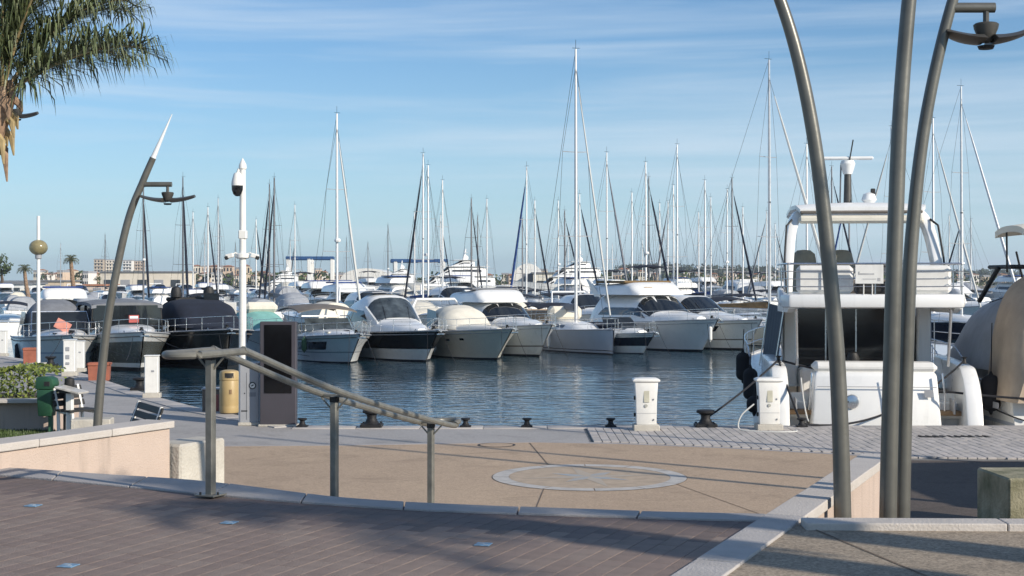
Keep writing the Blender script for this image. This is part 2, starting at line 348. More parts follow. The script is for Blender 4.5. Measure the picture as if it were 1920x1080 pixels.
# water -------------------------------------------------------------
def water_mat():
    m = bpy.data.materials.new('harbour water'); m.use_nodes = True
    n, l = m.node_tree.nodes, m.node_tree.links; b = n['Principled BSDF']
    b.inputs['Base Color'].default_value = (0.018, 0.055, 0.085, 1); b.inputs['Roughness'].default_value = 0.035; b.inputs['IOR'].default_value = 1.5
    g = n.new('ShaderNodeNewGeometry')
    prev = None
    for scl, st, dist, sx in ((0.55, 1.0, 0.035, 0.7), (2.1, 1.0, 0.042, 0.5), (7.0, 1.0, 0.007, 0.7)):
        mpn = n.new('ShaderNodeMapping'); mpn.inputs['Scale'].default_value = (sx, 1, 1); mpn.inputs['Rotation'].default_value = (0, 0, R(12 * scl % 30))
        t = n.new('ShaderNodeTexNoise'); t.inputs['Scale'].default_value = scl; t.inputs['Detail'].default_value = 2.5; t.inputs['Roughness'].default_value = 0.5
        l.new(g.outputs['Position'], mpn.inputs[0]); l.new(mpn.outputs[0], t.inputs['Vector'])
        bp = n.new('ShaderNodeBump'); bp.inputs['Strength'].default_value = st; bp.inputs['Distance'].default_value = dist
        if scl > 1:      # ruffled and calm patches
            mk = n.new('ShaderNodeTexNoise'); mk.inputs['Scale'].default_value = 0.09; mk.inputs['Detail'].default_value = 3; l.new(mpn.outputs[0], mk.inputs['Vector'])
            mkr = n.new('ShaderNodeMapRange'); mkr.inputs[1].default_value = 0.36; mkr.inputs[2].default_value = 0.62; mkr.inputs[3].default_value = 0.35; mkr.inputs[4].default_value = 1.4; l.new(mk.outputs[0], mkr.inputs[0])
            mm_ = n.new('ShaderNodeMath'); mm_.operation = 'MULTIPLY'; l.new(t.outputs[0], mm_.inputs[0]); l.new(mkr.outputs[0], mm_.inputs[1]); l.new(mm_.outputs[0], bp.inputs['Height'])
        else: l.new(t.outputs[0], bp.inputs['Height'])
        if prev is not None: l.new(prev.outputs[0], bp.inputs['Normal'])
        prev = bp
    l.new(prev.outputs[0], b.inputs['Normal'])
    return m
structure('water', MB().add([(-900, 5, 0), (900, 5, 0), (900, 420, 0), (-900, 420, 0)], [(0, 1, 2, 3)]), water_mat(), smooth=False)
# far shore ----------------------------------------------------------
M_land = mat('far land', (0.20, 0.18, 0.13), 0.95, var=0.3, scale=0.02)
mb = MB(); mb.prism([(-6000, 335), (-150, 335), (60, 352), (400, 372), (6000, 380), (6000, 9000), (-6000, 9000)], -1.5, 1.25)
structure('terrain', mb, M_land, smooth=False)
# quay ----------------------------------------------------------------
e = [on(555, 799), on(380, 769), on(290, 745), on(165, 704), on(60, 677), on(-120, 650)]
edge = [Vector((40, 26.5, QUAY)), Vector((e[0].x, 26.5, QUAY))] + e[1:]
poly = [(p.x, p.y) for p in edge] + [(-45, e[-1].y + 6), (-45, -16), (40, -16)]
quay = structure('quay', MB().prism(poly, -2.0, QUAY), M_quay, smooth=False)
# edge stones, each its own piece
for a, b in zip(edge[:-1], edge[1:]):
    L = (b - a).length; n = max(1, round(L / 1.15)); d = (b - a) / n; t = d.normalized(); nn = Vector((-t.y, t.x, 0))
    if (nn.y > 0): nn = -nn
    for i in range(n):
        p0 = a + d * i + t * 0.006; p1 = a + d * (i + 1) - t * 0.006
        if abs(p0.x / max(1, p0.y)) > 0.45 and abs(p1.x / max(1, p1.y)) > 0.45: continue
        o_ = -nn * 0.03; w = nn * 0.42; zt = 0.020 + rnd.uniform(-.003, .003)
        q = MB().prism([(p0 + o_)[:2], (p1 + o_)[:2], (p1 + w)[:2], (p0 + w)[:2]], QUAY - 0.28, QUAY + zt)
        q.build('edge_stone', M_stone, quay, bevel=0.008)
# sheets of the quay floor
Kp = on(1430, 968, TERR); uu = (on(1615, 853, TERR) - on(1263, 1080, TERR)); uu.z = 0; uu.normalize(); vv = Vector((uu.y, -uu.x, 0))
def AB(a, b, z=TERR): p = Kp + vv * a + uu * b; return Vector((p.x, p.y, z))
def toAB(p): d = p - Kp; return d.dot(vv), d.dot(uu)
sandb = [on(*q) for q in ((330, 839), (640, 837), (1000, 831), (1160, 834), (1358, 842), (1625, 857))]
poly = [(p.x, p.y) for p in sandb] + [(3.25, 11.2), (-3.5, 11.6), (-5.6, 17)]
structure('sand_pavement', MB().prism(poly, QUAY - .05, QUAY + 0.012), M_sand, smooth=False)
# narrow stone border between the sand aggregate and the grey paving
for i, (a, b) in enumerate(zip(sandb[:-1], sandb[1:])):
    w = Vector((0, 0.16, 0))
    structure('border_strip', MB().prism([a[:2], b[:2], (b + w)[:2], (a + w)[:2]], QUAY - .05, QUAY + 0.016), M_kerb, smooth=False)
asp = [on(1628, 860), on(1720, 864), on(1920, 866), Vector((14, 20.8, 0)), Vector((14, 8.2, 0)), Vector((3.3, 9.0, 0))]
structure('asphalt_pavement', MB().prism([p[:2] for p in asp], QUAY - .05, QUAY + 0.008), M_asph, smooth=False)
# construction joints in the sand aggregate
def joint(p, q, w, name='joint', z=QUAY + .0165):
    t = (q - p).normalized(); nn = Vector((-t.y, t.x, 0)) * w / 2
    return structure(name, MB().add([(*(p + nn)[:2], z), (*(p - nn)[:2], z), (*(q - nn)[:2], z), (*(q + nn)[:2], z)], [(0, 1, 2, 3)]), mat('joint filler', (.16, .12, .09), .95), smooth=False)
joint(on(993, 832), on(1028, 873), .016, 'expansion_joint'); joint(on(1020, 918), on(1003, 960), .014, 'expansion_joint')
joint(on(1255, 905), on(1430, 968), .012, 'expansion_joint')
# grey paving laid as narrow blocks along the water
PX0, PX1 = 1.35, 11.5
cells = []
def sand_far(x):
    pts = sandb + [on(1720, 863), on(1920, 865), Vector((14, 21.2, 0))]
    for a, b in zip(pts[:-1], pts[1:]):
        if a.x <= x <= b.x: return a.y + (b.y - a.y) * (x - a.x) / (b.x - a.x) + 0.17
    return pts[0].y
bw, bl = 0.145, 0.30
nx = int((PX1 - PX0) / bw)
for i in range(nx):
    x0 = PX0 + i * bw; y_ = 26.06; k = 0; y_ += (i % 3) * -0.1
    if i % 3: cells.append((x0, y_, 26.06))
    while y_ > sand_far(x0 + bw / 2) + 0.05:
        y1 = max(y_ - bl, sand_far(x0 + bw / 2)); cells.append((x0, y1, y_)); y_ -= bl
paving = structure('paved_strip', MB().prism([(PX0 - .05, 26.06), (PX1 + .05, 26.06), (PX1 + .05, 21.4), (6, 21.45), (3.0, 23.1), (PX0 - .05, 23.7)], QUAY - .1, QUAY + .004), M_dark, smooth=False)
paving.data.materials[0] = mat('joint sand', (0.19, 0.18, 0.165), 0.95)
def blockmesh(w, l, h, ch):
    mb = MB(); mb.box((0, 0, 0), (w, l, h), 0, ch); return mb
cells = [c for c in cells if c[2] - c[1] > 0.05]
cells.sort(key=lambda c: (c[1] + c[2]) if c[0] / c[2] < 0.37 else 99)
share = {}
rest = MB()
for i, (x0, y0, y1) in enumerate(cells):
    l_ = round(y1 - y0, 2); dz = rnd.uniform(-.003, .003)
    c = (x0 + bw / 2, (y0 + y1) / 2, QUAY + 0.006 + dz)
    if i < 300:
        key = (l_, rnd.randrange(3))
        if key not in share:
            o = blockmesh(bw - .010, l_ - .008, .05, .003).build('paver', M_pav[key[1]], paving); share[key] = o.data
        else:
            o = bpy.data.objects.new('paver', share[key]); COL.objects.link(o); o.parent = paving
        o.location = c; o.rotation_euler = (rnd.uniform(-.006, .006), rnd.uniform(-.01, .01), 0)
    else:
        rest.box(c, (bw - .010, l_ - .008, .05), rnd.randrange(3), .003)
o = rest.build('paver_field', M_pav, paving); o['kind'] = 'stuff'

# round inlay in the sand plaza ----------------------------------------
cx, cy = on(1105, 896).x, on(1105, 896).y
inl = thing('compass_inlay', 'round stone ring inlaid in the sand plaza with faded blue compass star', 'inlay', (cx, cy, QUAY))
def ringseg(r0, r1, a0, a1, z, n=8):
    mb = MB(); vs = []
    for i in range(n + 1):
        a = a0 + (a1 - a0) * i / n
        vs += [(r0 * math.cos(a), r0 * math.sin(a), z), (r1 * math.cos(a), r1 * math.sin(a), z)]
    top = [(2 * i, 2 * i + 1, 2 * i + 3, 2 * i + 2) for i in range(n)]
    mb.add(vs, top); return mb
for i in range(12):
    a0 = i * math.pi / 6
    ringseg(1.10, 1.32, a0 + .006, a0 + math.pi / 6 - .006, .0175)  .build('ring_stone', mat('worn ring stone', (.48, .46, .43), .8, var=.12, scale=5), inl, smooth=False)
ringseg(1.32, 1.330, 0, 2 * math.pi, .0165, 64).build('outer_joint', mat('joint filler', (.16, .12, .09)), inl, smooth=False)
ringseg(0.01, 1.095, 0, 2 * math.pi, .0158, 64).build('inner_disc', mat('inlay aggregate', (0.435, 0.345, 0.255), .85, var=.12, scale=5), inl, smooth=False)
for i in range(8):
    a = i * math.pi / 4 + .2; L = 0.98 if i % 2 == 0 else 0.62; w = 0.13
    c0 = Vector((0, 0, .0178)); tip = Vector((math.cos(a) * L, math.sin(a) * L, .0178)); m1 = Vector((math.cos(a + .39) * .26, math.sin(a + .39) * .26, .0178)); m2 = Vector((math.cos(a - .39) * .26, math.sin(a - .39) * .26, .0178))
    MB().add([c0, m2, tip, m1], [(0, 1, 2, 3)]).build('star_point', mat('worn blue inlay', (.30, .36, .41), .75, col2=(.42, .345, .262), scale=3) if i % 2 else mat('worn pale inlay', (.42, .38, .32), .75, col2=(.425, .345, .262), scale=3), inl, smooth=False)
# manhole ring and drain
mh = thing('manhole_cover', 'thin round manhole cover in the sand plaza near the paving border', 'manhole cover', on(931, 836))
mh.location.z = QUAY
ringseg(.27, .31, 0, 2 * math.pi, .0172, 40).build('frame', M_iron, mh, smooth=False)
ringseg(.005, .27, 0, 2 * math.pi, .0166, 40).build('lid', M_sand, mh, smooth=False)
p = on(1788, 822); dg = thing('drain_grate', 'long dark drain grate set in the grey paving by the yacht', 'drain', (p.x, p.y, QUAY))
MB().box((0, 0, .022), (1.22, .26, .02)).build('tray', M_dark, dg)
for i in range(10): MB().box((-.55 + i * .122, 0, .036), (.05, .24, .012)).build('bar', M_iron, dg)

# upper terrace --------------------------------------------------------
kb = [on(x, y, TERR) for x, y in ((-420, 848), (-200, 866), (0, 879), (200, 892), (367, 903), (540, 931), (640, 936), (820, 947), (1180, 961), (1438, 967))]
kf = [on(x, y, TERR) for x, y in ((-420, 860), (-200, 879), (0, 893), (200, 911), (347, 925), (540, 942), (640, 949), (820, 960), (1180, 972), (1425, 979))]
kb[5] = on(500, 919, TERR)
rk0, rk1 = on(1500, 970, TERR + .045), on(1920, 972, TERR + .045)
rdir = (rk1 - rk0).normalized(); rk2 = rk0 + rdir * 14
tp = [(p.x, p.y) for p in kb] + [(rk0.x - .2, rk0.y), (rk2.x, rk2.y), (rk2.x, -14), (-16, -14), (-16, kb[0].y + 1)]
terrace = structure('terrace', MB().prism(tp, -1.0, TERR - .03), mat('mortar bed', (0.20, 0.155, 0.135), .95, var=.15, scale=6), smooth=False)
# right-hand aggregate sheet
bl_, br_ = [on(1263, 1080, TERR), on(1615, 853, TERR)], [on(1370, 1080, TERR), on(1651, 866, TERR)]
a_l = toAB(bl_[0])[0]; a_r = (toAB(br_[0])[0] + toAB(br_[1])[0]) / 2
q0 = AB(a_r - .02, -13); q1 = AB(a_r - .02, 0.25)
structure('terrace_aggregate', MB().prism([q0[:2], q1[:2], (rk0.x, rk0.y - .1), (rk2.x, rk2.y - .1), (rk2.x, -12)], TERR - .1, TERR), M_sand2, smooth=False)
j0, j1 = on(1510, 986, TERR), on(1740, 1082, TERR)
joint(j0, j1 + (j1 - j0), .012, 'expansion_joint', TERR + .004)
# kerb stones along the head of the steps
def lerp_line(pts, s):
    seg = [(b - a).length for a, b in zip(pts[:-1], pts[1:])]; t = s * sum(seg)
    for (a, b), L in zip(zip(pts[:-1], pts[1:]), seg):
        if t <= L: return a.lerp(b, t / L)
        t -= L
    return pts[-1]
kbs, kfs = bez(kb, 6), bez(kf, 6)
NK = 11
for i in range(NK):
    mbk = MB(); rows = []
    ss = [i / NK + .0007 + (1 / NK - .0014) * k / 4 for k in range(5)]
    bk = [lerp_line(kbs, s) for s in ss]; ft = [lerp_line(kfs, s) for s in ss]
    z = .014 + rnd.uniform(-.002, .002)
    mbk.prism([p[:2] for p in ft] + [p[:2] for p in bk[::-1]], TERR - .2, TERR + z)
    mbk.build('kerb_stone', M_kerb, terrace, smooth=False, bevel=.006)
# band of stones running down beside the steps, the far part capping the flank wall
def kline(a):
    ab = [toAB((p + q) / 2) for p, q in zip(kb, kf)]
    for (a0, b0), (a1, b1) in zip(ab[:-1], ab[1:]):
        if a0 <= a <= a1: return b0 + (b1 - b0) * (a - a0) / (a1 - a0)
    return ab[0][1] if a < ab[0][0] else ab[-1][1]
bend = toAB(bl_[1])[1]
bs = [-13 + .95 * i for i in range(14)]
bs = [b for b in bs if b < -.05] + [0.02, .85, 1.7, 2.55, bend]
wallr = thing('flank_wall', 'pink rendered wall with pale coping beside the lamp posts', 'wall', (0, 0, 0))
for b0, b1 in zip(bs[:-1], bs[1:]):
    par = terrace if b1 <= 0.03 else wallr
    z0 = TERR - .18 if b1 <= .03 else TERR - .055
    q = [AB(a_l, b0 + .004), AB(a_r, b0 + .004), AB(a_r, b1 - .004), AB(a_l, b1 - .004)]
    MB().prism([p[:2] for p in q], z0, TERR + .016 + rnd.uniform(-.0015, .0015)).build('band_stone' if b1 <= .03 else 'coping_stone', M_stone if b1 <= .03 else M_cop, par, smooth=False, bevel=.007)
q = [AB(a_l + .025, 0.0), AB(a_r - .025, 0.0), AB(a_r - .025, bend - .02), AB(a_l + .025, bend - .02)]
MB().prism([p[:2] for p in q], 0.6, TERR - .0555).build('render_face', M_pinkwall, wallr, smooth=False)
# kerb at the head of the right-hand drop
nrm = Vector((-rdir.y, rdir.x, 0)); nrm.normalize()
xs = [0, 1.2, 2.4, 3.6, 4.8, 6.0, 7.2, 8.4]
for x0, x1 in zip(xs[:-1], xs[1:]):
    p0 = rk0 + rdir * (x0 + .003); p1 = rk0 + rdir * (x1 - .003); w = -nrm * .20
    MB().prism([(p0 + w)[:2], (p1 + w)[:2], p1[:2], p0[:2]], TERR - .3, TERR + .045).build('kerb_stone', M_cop, terrace, smooth=False, bevel=.008)
# brown pavers, laid in running bond parallel to the band
pw, pl = 0.118, 0.34
bricks = []
ncol = int(8.5 / pw)
for i in range(ncol):
    a1 = a_l + .02 - i * pw; a0 = a1 - pw; bm_ = kline((a0 + a1) / 2); b = bm_ - (i % 2) * pl / 2 - rnd.uniform(0, .04)
    lst = [(b, bm_)] if bm_ - b > .04 else []
    while b > -9:
        lst.append((b - pl, b)); b -= pl
    for b0, b1 in lst:
        c = AB((a0 + a1) / 2, (b0 + b1) / 2)
        vis = c.y > 6.6 and abs(c.x / c.y) < .375
        bricks.append((vis, c, b1 - b0, a0, a1, b0, b1))
bricks.sort(key=lambda t: (not t[0], t[1].y))
rz = math.atan2(uu.y, uu.x) - math.pi / 2
share = {}; rest = MB()
for i, (vis, c, L, *_r) in enumerate(bricks):
    dz = rnd.uniform(-.0007, .0007)
    if i < 300 and vis:
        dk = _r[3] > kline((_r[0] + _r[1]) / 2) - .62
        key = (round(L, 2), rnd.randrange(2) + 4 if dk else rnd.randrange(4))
        if key not in share:
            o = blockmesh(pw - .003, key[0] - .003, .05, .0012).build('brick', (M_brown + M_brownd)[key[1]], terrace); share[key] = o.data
        else:
            o = bpy.data.objects.new('brick', share[key]); COL.objects.link(o); o.parent = terrace
        o.location = (c.x, c.y, TERR - .025 + dz); o.rotation_euler = (rnd.uniform(-.0015, .0015), rnd.uniform(-.002, .002), rz)
    else:
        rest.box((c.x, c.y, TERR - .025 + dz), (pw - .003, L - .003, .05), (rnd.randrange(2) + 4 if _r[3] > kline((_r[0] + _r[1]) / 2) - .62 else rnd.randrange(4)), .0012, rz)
o = rest.build('brick_field', M_brown + M_brownd, terrace); o['kind'] = 'stuff'
# small blue floor tiles with a white pattern
for i, (px, py, lab) in enumerate(((62, 949, 'small faded blue floor tile near the pale kerb'), (430, 981, 'small faded blue floor tile below the first handrail post'), (906, 1022, 'bright blue floor tile in the middle of the brown paving'), (128, 1062, 'blue floor tile lowest on the brown paving'))):
    p = on(px, py, TERR); t = thing('floor_tile', lab, 'floor tile', (p.x, p.y, TERR), rz + .15, 'blue tiles set in the brown paving')
    MB().box((0, 0, .0045), (.088, .088, .006), 0, .002).build('tile', M_blue, t)
    MB().box((-.012, .012, .0085), (.03, .03, .002)).build('motif', M_pblue, t); MB().box((.02, -.02, .0085), (.02, .016, .002)).build('motif', M_pblue, t)
# steps ---------------------------------------------------------------
stairs = structure('stairs', MB().prism([AB(-5.2, 0, 0)[:2], AB(.05, 0, 0)[:2], AB(.05, 5.4, 0)[:2], AB(-5.2, 5.4, 0)[:2]], .2, QUAY - .01), M_conc, smooth=False)
a_w = toAB(Vector((-4.02, 11.3, TERR)))[0]
for k in range(1, 8):
    lo = [AB(a, kline(a) + .05 + .68 * (k - 1) * 1.0) for a in (a_w - .1, -4, -3, -2, -1, 0, a_l + .1)]
    hi = [AB(a, kline(a) + .05 + .68 * k) for a in (a_l + .1, 0, -1, -2, -3, -4, a_w - .1)]
    MB().prism([p[:2] for p in lo + hi], QUAY - .05, TERR - .15 * k).build('step', M_conc, stairs, smooth=False, bevel=.01)
# left flank wall ---------------------------------------------------------
W0, W1 = Vector((-4.20, 10.94, 0)), Vector((-3.12, 13.12, 0)); wd_ = (W1 - W0).normalized(); wn_ = Vector((-wd_.y, wd_.x, 0))
walll = thing('retaining_wall', 'low pink rendered wall with pale sloping coping in front of the bench', 'wall', (0, 0, 0))
MB().prism([W0[:2], W1[:2], (W1 + wn_ * .26)[:2], (W0 + wn_ * .26)[:2]], .6, 2.40).build('render_face', M_pinkwall, walll, smooth=False)
Lw = (W1 - W0).length
for s0, s1 in ((-.05, .8), (.8, 1.65), (1.65, Lw + .04)):
    a = W0 + wd_ * (s0 + .003) - wn_ * .03; b = W0 + wd_ * (s1 - .003) - wn_ * .03; w = wn_ * .33
    MB().prism([a[:2], b[:2], (b + w)[:2], (a + w)[:2]], 2.402, 2.465 + rnd.uniform(-.001, .001)).build('coping_stone', M_cop, walll, smooth=False, bevel=.008)
# return of that wall running off beside the terrace
MB().prism([(-4.3, 10.9), (-4.2, 11.2), (-16, 15.2), (-16, 14.9)], .6, 2.40).build('return_face', M_pinkwall, walll, smooth=False)
# rough block at the end of the wall
p = W1 + wd_ * .36 + wn_ * .02
cb = thing('concrete_block', 'rough pale concrete block standing at the end of the pink wall', 'block', (p.x, p.y, 0), math.atan2(wd_.y, wd_.x))
MB().box((.0, .05, 1.63), (.66, .34, 1.24), 0, .02).build('block', M_conc, cb)
# block at the right
p0, p1 = on(1846, 968), on(1960, 968); D = 15.3
mbx = thing('concrete_bollard', 'mossy square concrete block on the dark asphalt', 'block', (5.49, 15.55, 0), .05)
MB().box((0, 0, QUAY + .31), (.62, .9, .62), 0, .02).build('block', M_mossconc, mbx)

# ================================================================== STREET FURNITURE
# handrail ---------------------------------------------------------------
b1p, b2p, b3p = on(395, 929, TERR + .014), at(627, 742, 11.7), at(808, 792, 13.7)
hr = thing('handrail', 'brown grey steel handrail with two sloping tubes down the steps', 'handrail', b1p)
tops = [Vector((b1p.x, b1p.y, 3.25)), b2p, b3p]
bots = [b1p.z, b2p.z - 1.0, b3p.z - 1.0]
loc = lambda p: Vector(p) - b1p
for i, (t, zb) in enumerate(zip(tops, bots)):
    h = t.z - zb
    MB().box(loc((t.x, t.y, zb + h / 2)), (.056, .056, h), 0, .006, rz).build('post', M_rail, hr)
    if i == 0:
        MB().box(loc((t.x, t.y, zb + .006)), (.16, .16, .012), 0, .003, rz).build('base_plate', M_rail, hr)
        for sx in (-1, 1): MB().lathe([(.008, 0), (.008, .02), (.0, .02)], loc((t.x + sx * .06, t.y - .05, zb + .01)), 8).build('bolt', M_iron, hr)
    for s in (-1, 1):
        off = vv * s * .125
        MB().tube([loc(t) + Vector((0, 0, -.14)), loc(t) + off + Vector((0, 0, -.012))], .008, 6).build('brace', M_rail, hr)
    MB().tube([loc(t) - vv * .125, loc(t) + vv * .125], .012, 6).build('cross_bar', M_rail, hr)
    MB().box(loc(t) - Vector((0, 0, .03)), (.062, .062, .05), 0, .006, rz).build('cap', M_iron, hr)
slope = (tops[2] - tops[0]); sl = slope.normalized()
flat = Vector((uu.x, uu.y, 0))
A0 = tops[0] - flat * .30; A1 = tops[0] + flat * .22 + Vector((0, 0, -.0)); B0 = tops[2] + sl * .10; B1 = tops[2] + sl * .10 + flat * .24
o1, o2 = vv * .125, -vv * .125
side = [A0, A0 + flat * .2, A1, A1 + sl * .12, tops[1] + Vector((0, 0, .012)), B0, B1]
arc0 = [A0 + vv * .125 * math.cos(t) - flat * .125 * math.sin(t) for t in [math.pi * k / 8 for k in range(1, 8)]]
arc1 = [B1 + vv * .125 * math.cos(t) + flat * .125 * math.sin(t) for t in [math.pi * k / 8 for k in range(1, 8)]]
near = bez([p + o1 for p in side], 6); far = bez([p + o2 for p in side], 6)
loop = near + arc1 + far[::-1] + arc0[::-1]
MB().tube([loc(p) for p in loop], .0265, 10, closed=True).build('rail', M_rail, hr)

# street lamps -------------------------------------------------------------
def street_lamp(name, label, base, ctrl, r0, r1, arm=None, tip=True, fix_rz=0.0, group=None, arm_at=None):
    """ctrl: world points along the pole; arm: (point index fraction, length, dir) carries the fixture"""
    t = thing(name, label, 'street lamp', base, 0, group); B = Vector(base)
    path = bez([Vector(p) - B for p in ctrl], 10); n = len(path)
    MB().tube(path, [r0 + (r1 - r0) * i / (n - 1) for i in range(n)], 18).build('pole', M_pole, t)
    MB().lathe([(r0 * 2.2, 0), (r0 * 2.2, .02), (r0 * 1.3, .05), (r0 * 1.05, .06)], (0, 0, .0), 16).build('base_flange', M_pole, t)
    d = (path[-1] - path[-2]).normalized()
    if tip:
        e0 = path[-1]; MB().tube([e0, e0 + d * .04, e0 + d * .68 + Vector((0, 0, .0))], [r1 * .9, r1 * .8, .006], 12).build('tip_spike', M_frost, t)
    if arm is not None:
        za, L, az, ws = arm; p = min(path, key=lambda q: abs(q.z + B.z - za)); ad = Vector((math.cos(az), math.sin(az), 0))
        MB().tube([p, p + ad * L * .5, p + ad * L], .036, 12).build('arm', M_pole, t)
        c = p + ad * (L - .06)
        fx = MB().tube([c, c + Vector((0, 0, -.12))], .022, 10).build('fixture', M_polelamp, t)
        h = c + Vector((0, 0, -.12))
        MB().lathe([(.0, .010), (.075, .010), (.088, 0), (.082, -.03), (.055, -.095), (.04, -.125), (.0, -.132)], h, 20).build('hub', M_polelamp, fx)
        # wide shallow dish made of two wings
        for s in (-1, 1):
            rings = []
            for k in range(9):
                x = (.05 + k * .042) * ws; z = -.13 + (x / .39 / ws) ** 2.0 * .075
                w = (.19 * math.sqrt(max(0.02, 1 - (x / .40 / ws) ** 2)) + .03) * ws
                th = .046 * (1 - .45 * k / 8)
                rings.append([Vector((s * x, y, z + (y / .22) ** 2 * .02 + dz)) for y, dz in ((-w, 0), (-w * .5, th), (0, th * 1.2), (w * .5, th), (w, 0), (w * .5, -.008), (0, -.012), (-w * .5, -.008))])
            M_ = Matrix.Rotation(az + fix_rz, 3, 'Z')
            MB().loft([[M_ @ q + h for q in r] for r in rings], 0, True, True).build('wing', M_polelamp, fx)
            MB().box(M_ @ Vector((s * .24 * ws, 0, -.078)) + h, (.16 * ws, .2 * ws, .012), 0, .004, az + fix_rz, Matrix.Rotation(-s * .22, 3, 'Y')).build('lens', M_orangeglass, fx)
        MB().lathe([(.0, -.175), (.05, -.172), (.06, -.15), (.0, -.149)], h, 14).build('lamp_cap', M_iron, fx)
    return t
D = 9.8
def lp(D, *pts): return [at(x, y, D) for x, y in pts]
def with_base(D, px, pts):
    top = lp(D, *pts); b = Vector((top[0].x + (px if px else 0), D, QUAY)); return b, [b] + top
b, c = with_base(9.72, .01, ((1580, 968), (1571, 700), (1555, 500), (1531, 290), (1500, 125), (1461, -5), (1400, -150), (1350, -250)))
street_lamp('street_lamp', 'curved grey lamp post bowing away from its two neighbours above the pink wall', b, c, .062, .034, (6.45, .42, math.pi, .75), group='lamp posts by the pink wall')
b, c = with_base(10.0, -.01, ((1665, 968), (1671, 700), (1678, 450), (1688, 210), (1705, -5), (1725, -160), (1740, -260)))
street_lamp('street_lamp', 'straightest middle lamp post of the three standing by the pink wall', b, c, .063, .046, (6.5, .42, -2.0, .75), group='lamp posts by the pink wall')
b, c = with_base(10.15, -.015, ((1691, 968), (1700, 640), (1711, 430), (1737, 215), (1788, -5), (1850, -160)))
street_lamp('street_lamp', 'lamp post with winged lamp on a short arm behind the middle post', b, c, .062, .034, (5.69, .31, 0.0, .75), group='lamp posts by the pink wall')
b = on(181, 880); c = [b] + [at(x, y, b.y) for x, y in ((184, 780), (197, 640), (215, 525), (241, 410), (268, 340), (287, 296))]
street_lamp('street_lamp', 'bent lamp post with pointed white tip and winged lamp beside the concrete seat', b, c, .066, .046, (CAMZ + 181 / F * b.y, .43, 0.0, 1.0), group='lamp posts along the quay')
b = on(-70, 835); c = [b] + [at(x, y, b.y) for x, y in ((-70, 780), (-62, 600), (-50, 420), (-40, 250), (-25, 160))]
street_lamp('street_lamp', 'lamp whose dark wing shows in front of the palm trunk', b, c, .07, .052, (CAMZ + 330 / F * b.y, .62, 0.0, .85), group='lamp posts along the quay')
# flagpoles at the far end of the plaza (their long shadows cross the sand)
for (x, y, h, lab) in ((10.9, 13.2, 9.0, 'tall white flagpole beside the harbour office'), (11.6, 14.0, 8.5, 'second white flagpole beside the harbour office'), (12.6, 17.0, 9.0, 'white flagpole closest to the water'), (8.9, 7.6, 6.0, 'short white flagpole beside the terrace kerb')):
    t = thing('flagpole', lab, 'flagpole', (x, y, QUAY), 0, 'flagpoles by the harbour office')
    MB().tube([(0, 0, 0), (0, 0, h)], [.085, .05], 12).build('pole', M_whitepaint, t); MB().lathe([(.0, h), (.08, h + .05), (.08, h + .1), (0, h + .15)], (0, 0, 0), 10).build('finial', M_whitepaint, t); MB().lathe([(.2, 0), (.2, .03), (.1, .06)], (0, 0, 0), 12).build('base_flange', M_cab, t)

# service pedestals ---------------------------------------------------------
def pedestal(label, p, rz=0.0, hose=False, s=1.0, style=0):
    t = thing('service_pedestal', label, 'service pedestal', (p.x, p.y, QUAY), rz, 'white service pedestals on the quay'); t.scale = (s, s, s)
    MB().box((0, 0, .065), (.46, .36, .13), 0, .012).build('plinth', M_conc, t)
    if style == 0:
        rings = [[(x * w, y * d, z) for x, y in ((-1, -1), (1, -1), (1, 1), (-1, 1))] for w, d, z in ((.178, .13, .13), (.182, .132, .36), (.188, .135, .62), (.205, .145, .88))]
        MB().loft(rings, 0, True, True).build('body', M_whitepaint, t, bevel=.012)
        rings = [[(x * w, y * d, z) for x, y in ((-1, -1), (1, -1), (1, 1), (-1, 1))] for w, d, z in ((.212, .15, .882), (.240, .17, .90), (.240, .17, .93), (.19, .14, .955), (.06, .05, .965))]
        MB().loft(rings, 0, True, True).build('cap', M_whitepaint, t, bevel=.006)
        d_ = MB().box((0, -.137, .66), (.10, .012, .26), 0, .003, M=Matrix.Rotation(-.05, 3, 'X')).build('meter_window', mat('meter window', (.55, .53, .42), .3), t)
        MB().lathe([(.03, 0), (.03, .012), (.012, .014), (.0, .014)], (0, 0, 0), 14).build('emblem', mat('emblem grey', (.45, .45, .40), .5), t).matrix_local = Matrix.Translation((-.01, -.136, .47)) @ Matrix.Rotation(R(90), 4, 'X')
        for x, z in ((.12, .58), (.125, .22)): MB().box((x, -.14, z), (.022, .014, .03), 0, .004).build('lock', M_steel, t)
        MB().box((0, -.1325, .335), (.34, .004, .006)).build('seam', M_cab, t)
        for z in (.3, .6):
            MB().box((-.2, 0, z), (.03, .06, .07), 0, .006).build('socket', M_dark, t)
    else:
        MB().box((0, 0, .62), (.36, .30, .98), 0, .02).build('body', M_whitepaint, t)
        MB().box((0, 0, 1.125), (.39, .33, .03), 0, .01).build('cap', M_whitepaint, t)
        if style == 2:
            for z in (.85, .6, .4): MB().box((-.04, -.155, z), (.12, .025, .13 if z > .5 else .08), 0, .01).build('socket', M_cab, t)
        else:
            MB().box((0.04, -.153, .72), (.08, .012, .05), 0, .004).build('badge', M_cab, t)
    return t
pedestal('cream white service pedestal standing alone between two small bollards', on(1211, 809))
ped2 = pedestal('white service pedestal beside the yacht with a white hose at its foot', on(1441, 808))
pedestal('tall white pedestal at the bend of the quay, nearest the yellow bin', on(285, 746), 0.1, style=1, s=.86)
pedestal('white pedestal with three grey sockets beside the lamp post', on(131, 705), .1, style=2, s=.9)
pedestal('plain white pedestal just behind the one with sockets', on(149, 697), .1, style=1, s=.8)
pedestal('white pedestal half cut off by the picture edge near the first boat', on(5, 668), 0, style=1, s=.8)
